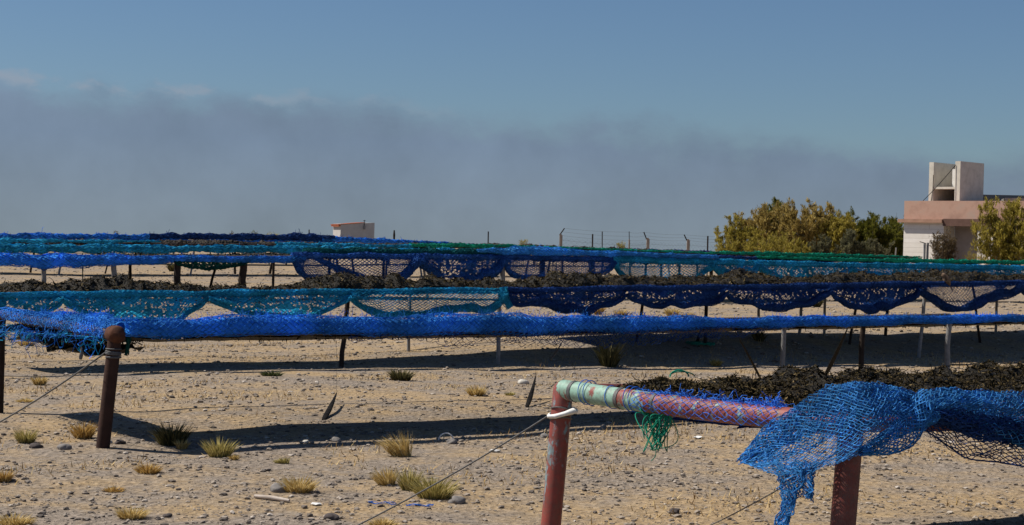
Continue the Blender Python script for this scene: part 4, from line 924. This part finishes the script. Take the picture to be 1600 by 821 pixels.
DRY = shrub_mats('dry', [(0, (.06, .042, .024)), (.5, (.14, .10, .055)), (1, (.22, .16, .085))], (.17, .13, .10))
def shrub(name, label, px, Y, wpx, toppx, mats, nst=34, leaves=5200, fill=.25, seed=0, cat='shrub', lsize=1.0, group='shrubs beside the building', spread=.5):
    rg = np.random.default_rng(seed); p0 = at_depth(px, 400, Y); base = np.array([p0[0], Y, float(hg(p0[0], Y))])
    k = F / Y; w = wpx / k; topz = at_depth(px, toppx, Y)[2]; H = topz - base[2]
    leaves = int(leaves * 2.6); nst = int(nst * 1.35); root = thing(name, label, cat, base, group)
    tw = MB(); lf = MB(); C = []; D = []
    for i in range(nst):
        a = rg.uniform(0, 6.283); q = math.sqrt(rg.random()); ex, ey = math.cos(a) * q * w / 2, math.sin(a) * q * w * .38
        h = H * (1 - .34 * q ** 2.6) * rg.uniform(.66, 1.04); h = min(h, H)
        b = base + np.array([ex * .35, ey * .35, -.05]); t = base + np.array([ex, ey, h]); mdl = base + np.array([ex * .78, ey * .78, h * .5])
        u = np.linspace(0, 1, 9)[:, None]; P = (1 - u) ** 2 * b + 2 * u * (1 - u) * mdl + u ** 2 * t; P[1:-1] += rg.normal(size=(7, 3)) * .05 * H / 3
        tw.tube(P, np.linspace(.026, .007, 9) * H / 4, 5)
        # side sprays
        for j in range(22):
            uu = rg.uniform(.12, 1.0); idx = uu * 8; i0 = int(min(7, idx)); o = P[i0] * (1 - (idx - i0)) + P[i0 + 1] * (idx - i0)
            d = np.array([rg.normal() * .75, rg.normal() * .75, rg.uniform(.55, 1.5)]); d /= np.linalg.norm(d); l = H * rg.uniform(.07, .20) * (1.15 - .5 * uu)
            e = o + d * l
            if e[2] > topz: e[2] = topz - rg.random() * .1
            tw.strands([o], [e], .0045 * H / 4)
            C.append((o, e))
    ns = len(C); n = leaves; pick = rg.integers(0, ns, n); o = np.array([c[0] for c in C])[pick]; e = np.array([c[1] for c in C])[pick]
    u = rg.random((n, 1)) ** .7; c = o + (e - o) * (u + .1) + rg.normal(size=(n, 3)) * .05 * H / 3.5
    ax = (e - o); ax /= np.linalg.norm(ax, axis=1)[:, None]; ax = ax + rg.normal(size=(n, 3)) * .30 + np.array([0, 0, .35]); ax /= np.linalg.norm(ax, axis=1)[:, None]
    sd = np.cross(ax, rg.normal(size=(n, 3))); sd /= np.linalg.norm(sd, axis=1)[:, None]
    L = (H / 4 * lsize * rg.uniform(.09, .21, n))[:, None]; wd = L * rg.uniform(.085, .17, n)[:, None]
    V = np.stack([c - ax * L * .2, c + sd * wd + ax * L * .3, c + ax * L, c - sd * wd + ax * L * .3], 1)
    lf.add(V.reshape(-1, 3), (np.arange(n) * 4)[:, None] + np.array([[0, 1, 2, 3]]))
    tw.build('stems', mats[1], root); lf.build('crown', mats[0], root)
Yb = 122
for i, a in enumerate([
        ('olive yellow shrub at the outer end of the tall shrub row by the fence', 1150, 118, 78, 338, OLIVE), ('tall ochre shrub with bare pale stems second from the fence end', 1195, 120, 92, 314, BROWN), ('dark green shrub peeking over the ochre ones', 1205, 127, 40, 312, GREEN),
        ('tallest brownish shrub in the middle of the shrub row', 1248, 119, 96, 312, BROWN), ('olive shrub in the foot of the row below the tallest shrub', 1222, 113, 70, 362, OLIVE), ('brownish shrub with grey bare stems right of the tallest shrub', 1287, 120, 74, 318, BROWN),
        ('green shrub left of the three green ones beside the building', 1330, 122, 66, 326, GREEN), ('green shrub in the middle of the three beside the building', 1368, 122, 62, 332, GREEN), ('deep green shrub touching the building wall', 1402, 124, 54, 330, GREEN),
        ('olive low shrub at the outer foot of the row', 1137, 114, 46, 368, OLIVE), ('olive shrub filling the gap left of the first green shrub', 1312, 118, 60, 330, OLIVE), ('green shrub filling the gap between two green shrubs by the building', 1350, 121, 52, 336, GREEN), ('green shrub low against the building corner', 1390, 121, 50, 346, GREEN), ('yellow green shrub at the foot of the row under the bare stems', 1185, 112, 70, 366, OLIVE)]):
    shrub('shrub', a[0], a[1], a[2], a[3], a[4], a[5], seed=300 + i, nst=15, leaves=9500 if a[4] < 350 else 5500)
for i, a in enumerate([('grey green low sage bush in front of the green shrubs', 1285, 110, 52, 368, SAGE), ('grey green rounded bush in front of the middle green shrub', 1325, 110, 56, 360, SAGE), ('grey green low bush nearest the building at the shrub foot', 1372, 110, 54, 374, SAGE), ('olive bush between the sage bush and the yellow green shrub', 1248, 110, 46, 372, OLIVE)]):
    shrub('low_bush', a[0], a[1], a[2], a[3], a[4], a[5], seed=330 + i, nst=12, leaves=4200, cat='bush', lsize=1.5)
for i, a in enumerate([('small dark shrub on the horizon left of the white hut', 398, 140, 20, 360, GREEN), ('low olive shrub on the horizon just left of the white hut', 424, 140, 34, 363, OLIVE), ('round yellow green bush between the concrete fence posts', 970, 140, 14, 376, OLIVE), ('tiny weedy shrub on the horizon left of the fence', 818, 140, 20, 374, OLIVE), ('tiny shrub on the horizon far left above the royal blue net', 181, 140, 10, 361, DRY), ('second tiny shrub on the horizon above the navy net heap', 360, 140, 9, 361, DRY)]):
    shrub('shrub', a[0], a[1], a[2], a[3], a[4], a[5], seed=350 + i, nst=16, leaves=900, group='small shrubs on the horizon', lsize=1.6)

# ------------------------------------------------------------------ building
WALL = None
def building():
    mt, nt, b = new_mat('white_block_wall', .9, .2)
    tc = nt.nodes.new('ShaderNodeTexCoord').outputs['Object']; br = nt.nodes.new('ShaderNodeTexBrick'); nt.links.new(tc, br.inputs['Vector'])
    mp = nt.nodes.new('ShaderNodeMapping'); nt.links.new(tc, mp.inputs[0]); mp.inputs['Rotation'].default_value = (R(90), 0, 0); nt.links.new(mp.outputs[0], br.inputs['Vector'])
    br.inputs['Color1'].default_value = (.84, .80, .75, 1); br.inputs['Color2'].default_value = (.78, .74, .68, 1); br.inputs['Mortar'].default_value = (.52, .47, .42, 1)
    br.inputs['Scale'].default_value = 1; br.inputs['Brick Width'].default_value = 2.7; br.inputs['Row Height'].default_value = .30; br.inputs['Mortar Size'].default_value = .009
    c = mixc(nt, .6, br.outputs['Color'], ramp(nt, tnoise(nt, 1.5, 6, .7), [(.3, (.75, .72, .68)), (.7, (1, 1, 1))]), 'MULTIPLY'); nt.links.new(c, b.inputs['Base Color']); bump(nt, b, br.outputs['Fac'], -.3, .02)
    pink = mat_noise('pink_plaster', [(.3, (.37, .225, .17)), (.5, (.47, .295, .225)), (.7, (.42, .31, .25))], 1.1, .9, .2, 7)
    corn = mat_noise('brown_cornice', [(.3, (.30, .17, .12)), (.7, (.40, .24, .17))], 3)
    conc = mat_noise('concrete', [(.25, (.44, .41, .345)), (.5, (.56, .52, .445)), (.75, (.64, .60, .52))], 2.2, .9, .2, 7)
    white2 = mat_noise('white_paint', [(.3, (.55, .53, .50)), (.7, (.70, .68, .65))], 3)
    roofm = mat_noise('grey_roof', [(.3, (.16, .15, .14)), (.7, (.27, .25, .23))], 3)
    Y = 108.0; k = F / Y
    L0 = at_depth(1411, 400, Y); zz = lambda py: at_depth(1411, py, Y)[2]; g = float(hg(L0[0], Y)) - .1
    ang = R(-42); t = np.array([math.cos(ang), math.sin(ang)]); nf = np.array([-math.sin(-ang) * -1, 0]);
    nf = np.array([math.sin(ang), -math.cos(ang)]) # facing left-front
    root = thing('building', 'white walled building with pink parapet and a raw concrete tower on its roof', 'building', (L0[0], Y, g))
    def P(s, d, z): return np.array([L0[0] + t[0] * s - nf[0] * d, Y + t[1] * s - nf[1] * d, z])   # s along facade, d depth inwards
    def blk(mb, s0, s1, d0, d1, z0, z1, mi=0):
        v = [P(s, d, z) for s in (s0, s1) for d in (d0, d1) for z in (z0, z1)]
        mb.add(v, [[0, 1, 3, 2], [4, 6, 7, 5], [0, 4, 5, 1], [2, 3, 7, 6], [0, 2, 6, 4], [1, 5, 7, 3]], mi)
    sp = lambda px: (lambda d: float(((L0[0] * d[1] - d[0] * Y) / (d[0] * t[1] - d[1] * t[0]))))(ray(px, 380))
    zc, zp = zz(346), zz(314)
    sA, sB, sE = sp(1474), sp(1527), sp(1680)
    mb = MB(); blk(mb, 0, sA, 0, .3, g, zc); mb.build('wall', mt, root)
    mb = MB(); blk(mb, 0, .3, .305, 5.0, g, zc); mb.build('wall', mt, root)
    mb = MB(); blk(mb, sA + .003, sB - .003, 1.5, 1.8, g, zc); mb.build('recessed_wall', mat_noise('recess_shade_tone', [(.3, (.27, .235, .225)), (.7, (.36, .32, .31))], 2), root)  # grey-mauve tone puts the shade of the recess into the wall colour
    mb = MB(); blk(mb, sA - .3, sA, .305, 1.5, g, zc - .003); blk(mb, sB, sB + .3, .305, 1.5, g, zc - .003); mb.build('recess_side_wall', white2, root)
    mb = MB(); blk(mb, sB, sE, 0, .3, g, zc); mb.build('wall', mt, root)
    mb = MB(); blk(mb, -.02, sE, .02, 5.2, zc + .003, zp); mb.build('parapet', pink, root)
    mb = MB(); blk(mb, -.30, sA, -.30, .0, zc - .08, zc + .14); mb.build('cornice', corn, root)
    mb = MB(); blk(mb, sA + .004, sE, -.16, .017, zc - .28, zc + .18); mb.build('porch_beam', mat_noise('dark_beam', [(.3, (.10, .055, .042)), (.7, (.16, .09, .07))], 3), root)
    mb = MB(); blk(mb, sB + 1.1, sB + 1.9, -.02, .0, g + .9, zc - .5); mb.build('window', mat_noise('dark_glass', [(.3, (.03, .03, .035)), (.7, (.06, .06, .065))], 2, .3), root)
    # concrete tower on the roof: two slabs, a shelf, a tank; turned a little more
    tz0, tz1 = zp + .003, zz(252)
    a2 = R(-46); tt = np.array([math.cos(a2), math.sin(a2)]); dd = np.array([-math.sin(a2), math.cos(a2)])
    O = at_depth(1451, 300, Y + .6)[:2]
    def Q(s, d, z): return np.array([*(O + tt * s + dd * d), z])
    def blk2(mb, s0, s1, d0, d1, z0, z1):
        v = [Q(s, d, z) for s in (s0, s1) for d in (d0, d1) for z in (z0, z1)]; mb.add(v, [[0, 1, 3, 2], [4, 6, 7, 5], [0, 4, 5, 1], [2, 3, 7, 6], [0, 2, 6, 4], [1, 5, 7, 3]])
    m = 1 / k
    mb = MB(); blk2(mb, 0, 8 * m, 0, 2.9, tz0, tz1); tw_l = mb.build('tower_slab', conc, root)
    s2 = 46 * m
    mb = MB(); blk2(mb, s2, s2 + 9 * m, 0, 2.9, tz0, tz1 + .03); mb.build('tower_slab', conc, root)
    zs = zz(292)
    mb = MB(); blk2(mb, 8 * m + .003, s2 - .003, .05, 2.8, zs - .09, zs + .05); mb.build('tower_shelf', conc, root)
    mb = MB(); blk2(mb, 8 * m + .003, s2 - .003, 2.55, 2.75, tz0, tz1 - .1); mb.build('tower_back', conc, root)
    mb = MB(); blk2(mb, s2 - 18 * m, s2 - .006, .9, 1.8, zs + .053, zz(262)); mb.build('water_tank', white2, root)
    # cable
    mb = MB(); mb.tube(sagline(Q(s2 + .05, -.03, zz(257)), P(sp(1437), .3, zp + .01), .06), .022, 6); mb.build('cable', M['blackstrip'], root)
    mb = MB(); mb.tube([Q(.34, -.03, zz(272)), Q(.33, -.03, zz(293)), Q(.22, -.03, zp + .05)], .018, 6); mb.build('cable', M['blackstrip'], root)
    # low roofs behind to the right
    mb = MB(); zq = zz(300) + .1; c = at_depth(1562, 305, Y + 4); R_ = rotz(R(-6)); mb.box((c[0] + .4, Y + 5, (zp + zq) / 2), (3.4, 2.5, zq - zp), R_); mb.build('roof_block', roofm, root)
    c = at_depth(1625, 310, Y - .5); mb = MB(); mb.box((c[0], Y + 1.2, zp + .18), (3.6, 3, .36), rotz(R(-12))); mb.build('roof_block', roofm, root)
    return P, sp, g, zc
building()
shrub('shrub', 'big olive shrub with bare grey stems in front of the building corner', 1566, 101, 108, 308, OLIVE, nst=17, leaves=8500, seed=401)
shrub('shrub', 'dark twiggy shrub partly behind the big olive shrub at the photo edge', 1615, 103, 70, 330, GREEN, nst=14, leaves=3500, seed=402)
shrub('shrub', 'dry twiggy brown shrub against the white wall', 1476, 102, 42, 358, DRY, nst=26, leaves=2600, seed=403, lsize=1.3)
shrub('low_bush', 'low olive bush at the foot of the white wall beside the big shrub', 1520, 102, 36, 388, OLIVE, nst=22, leaves=1400, seed=404, cat='bush')

# ------------------------------------------------------------------ white hut far away
def hut():
    Y = 150.0; k = F / Y; a = at_depth(538, 365, Y); g = float(hg(a[0], Y)) - .1
    wm = mat_noise('hut_white', [(.3, (.40, .385, .37)), (.7, (.47, .455, .44))], 2); om = mat_noise('orange_tile', [(.3, (.26, .065, .03)), (.7, (.40, .12, .055))], 3)
    gm = mat_noise('hut_grey', [(.3, (.42, .39, .37)), (.7, (.50, .47, .45))], 2)
    root = thing('hut', 'small white hut with orange roof edge standing on the horizon', 'hut', (a[0], Y, g))
    ang = R(24); t = np.array([math.cos(ang), math.sin(ang)]); n = np.array([-math.sin(ang), math.cos(ang)])
    c0 = at_depth(532, 365, Y)[:2]; w = (583 - 532) / k / math.cos(ang); d = 2.2
    zl, zr = at_depth(532, 350, Y)[2], at_depth(582, 348, Y)[2]
    def P(s, dd, z): return np.array([*(c0 + t * s + n * dd), z])
    mb = MB(); v = [P(0, 0, g), P(w, 0, g), P(w, d, g), P(0, d, g), P(0, 0, zl), P(w, 0, zr), P(w, d, zr), P(0, d, zl)]
    mb.add(v, [[0, 1, 5, 4], [1, 2, 6, 5], [2, 3, 7, 6], [3, 0, 4, 7], [4, 5, 6, 7]]); mb.build('wall', wm, root)
    mb = MB(); h = .05
    v = [P(-.24, -.06, zl - .09), P(w * .72, -.06, zl + (zr - zl) * .72 + .02), P(w * .72, d + .05, zl + (zr - zl) * .72 + .02), P(-.24, d + .05, zl - .09)]
    v = v + [q + np.array([0, 0, h]) for q in v]; mb.add(v, [[0, 1, 5, 4], [1, 2, 6, 5], [2, 3, 7, 6], [3, 0, 4, 7], [4, 5, 6, 7], [3, 2, 1, 0]]); mb.build('roof', om, root)
    mb = MB(); v = [P(-.20, -.03, zl - .24), P(-.003, -.03, zl - .17), P(-.003, d, zl - .17), P(-.20, d, zl - .24)]; v = v + [q + np.array([0, 0, .12]) for q in v]
    mb.add(v, [[0, 1, 5, 4], [1, 2, 6, 5], [2, 3, 7, 6], [3, 0, 4, 7], [4, 5, 6, 7], [3, 2, 1, 0]]); mb.build('eave', om, root)
    s = (567 - 532) / k / math.cos(ang); z = zl + (zr - zl) * .7
    mb = MB(); mb.tube([P(s, -.07, z - .5), P(s, -.07, z + .28)], .03, 6); mb.tube([P(s - .12, -.07, z + .2), P(s + .14, -.07, z + .22)], .02, 5); mb.build('bracket_pole', M['darkleg'], root)
    mb = MB(); mb.box(P(s, -.10, z - .42), (.16, .16, .32), rotz(ang)); mb.build('lamp_box', M['greyleg'], root)
hut()

# ------------------------------------------------------------------ fence and poles
def fence():
    Y = 130.0; cm = mat_noise('fence_concrete', [(.3, (.34, .27, .21)), (.7, (.46, .38, .30))], 4); 
    ps = [(876, 366, 357, 6, 1), (983, 374, None, 3, 0), (1012, 372, 363, 6, -1), (1075, 374, 367, 6, -1), (1146, 377, 369, 6, -1)]
    p0 = at_depth(876, 380, Y); root = thing('wire_fence', 'wire fence on pale concrete posts with angled tops along the horizon', 'fence', (p0[0], Y, float(hg(p0[0], Y))))
    tops = []
    for x, yt, ya, w, sd in ps:
        t = at_depth(x, yt, Y); g = float(hg(t[0], Y)) - .1; mb = MB(); h = t[2] - g; ww = w * Y / F
        mb.box((t[0], Y, g + h / 2), (ww * .55, .18, h)); mb.box((t[0] + ww * .33, Y + .05, g + h / 2 - .04), (ww * .35, .14, h - .08))
        po = mb.build('fence_post', cm, root)
        if ya:
            e = at_depth(x + 6 * sd, ya, Y); mb = MB(); mb.tube([t - np.array([.05 * 0 + ww * .3 * (1 if sd < 0 else 1), 0, .1]), e], .045, 6); mb.build('angled_arm', M['darkleg'], po); tops.append((e, t, g))
        else: tops.append((at_depth(x, 363, Y), t, g))
    q = at_depth(983, 362, Y); mb = MB(); mb.tube([q, (q[0] + .05, Y, q[2] - 1.2)], .03, 5); mb.build('thin_stake', M['darkleg'], root)
    for fz in (0, .5, 1, 1.5):
        mb = MB()
        for a, b in zip(tops[:-1], tops[1:]):
            A = a[0] * (1 - min(fz, 1)) + (a[1] - [0, 0, .1]) * min(fz, 1); B = b[0] * (1 - min(fz, 1)) + (b[1] - [0, 0, .1]) * min(fz, 1)
            if fz > 1: A = A - [0, 0, .35]; B = B - [0, 0, .35]
            mb.tube(sagline(A, B, .08), .006, 4)
        mb.build('fence_wire', M['wire'], root)
    mb = MB()
    for a, b in zip(tops[:-1], tops[1:]):
        n = 26; G = np.zeros((n, 6, 3))
        for i in range(n):
            q = i / (n - 1); T_ = a[1] * (1 - q) + b[1] * q; g = a[2] * (1 - q) + b[2] * q
            for j in range(6): G[i, j] = (T_[0], T_[1], T_[2] - .3 - (T_[2] - g - .3) * j / 5)
        mb.net(G, .004)
    mb.build('wire_mesh', M['wire'], root)
    for x, yt, r, l, Yp in ((483, 359, .045, 'thin dark pole on the horizon left of the white hut', 130), (616, 360, .07, 'dark pole with a thicker top right of the white hut', 130), (763, 362, .05, 'thin brown pole alone on the horizon above the sky blue net', 130),
                           (926, 366, .06, 'dark rusty pole between the first concrete posts of the fence', 131), (1106, 369, .06, 'black pole just left of the tall shrubs', 128), (941, 362, .04, 'thin stake leaning beside the dark rusty pole', 131)):
        t = at_depth(x, yt, Yp); g = float(hg(t[0], Yp)) - .1; mb = MB(); h = t[2] - g
        q = np.linspace(0, 1, 6); P = np.stack([t[0] + .05 * q * (1 if x == 941 else .3), Yp + 0 * q, t[2] - h * q], -1); rr = np.full(6, r)
        if x == 616: rr[0] = .05; rr[1] = .09
        mb.tube(P, rr, 8); tag(mb.build('pole', M['darkleg'], smooth=True), l, 'pole')
    # gate stakes by the building
    t = at_depth(1447, 380, 100); g = float(hg(t[0], 100)) - .1; root = thing('stake_pair', 'twin grey stakes with a slanted arm before the white wall', 'stakes', (t[0], 100, g))
    for dx, dz in ((-.08, 0), (.10, .02)):
        mb = MB(); mb.tube([(t[0] + dx, 100, t[2] + dz), (t[0] + dx, 100, g)], .07, 7); mb.build('stake', M['greyleg'], root, True)
    mb = MB(); e = at_depth(1437, 380, 100); mb.tube([(t[0] - .02, 100, t[2] - .02), (e[0], 100, e[2] + .08)], .025, 6); mb.build('arm', M['darkleg'], root, True)
    t = at_depth(1398, 387, 112); g = float(hg(t[0], 112)) - .1; polyline('stake', [(t[0] + .1, 112, t[2]), (t[0], 112, g)], .05, 'greyleg', 'small leaning grey stake at the foot of the deep green shrub', 'stake')
fence()
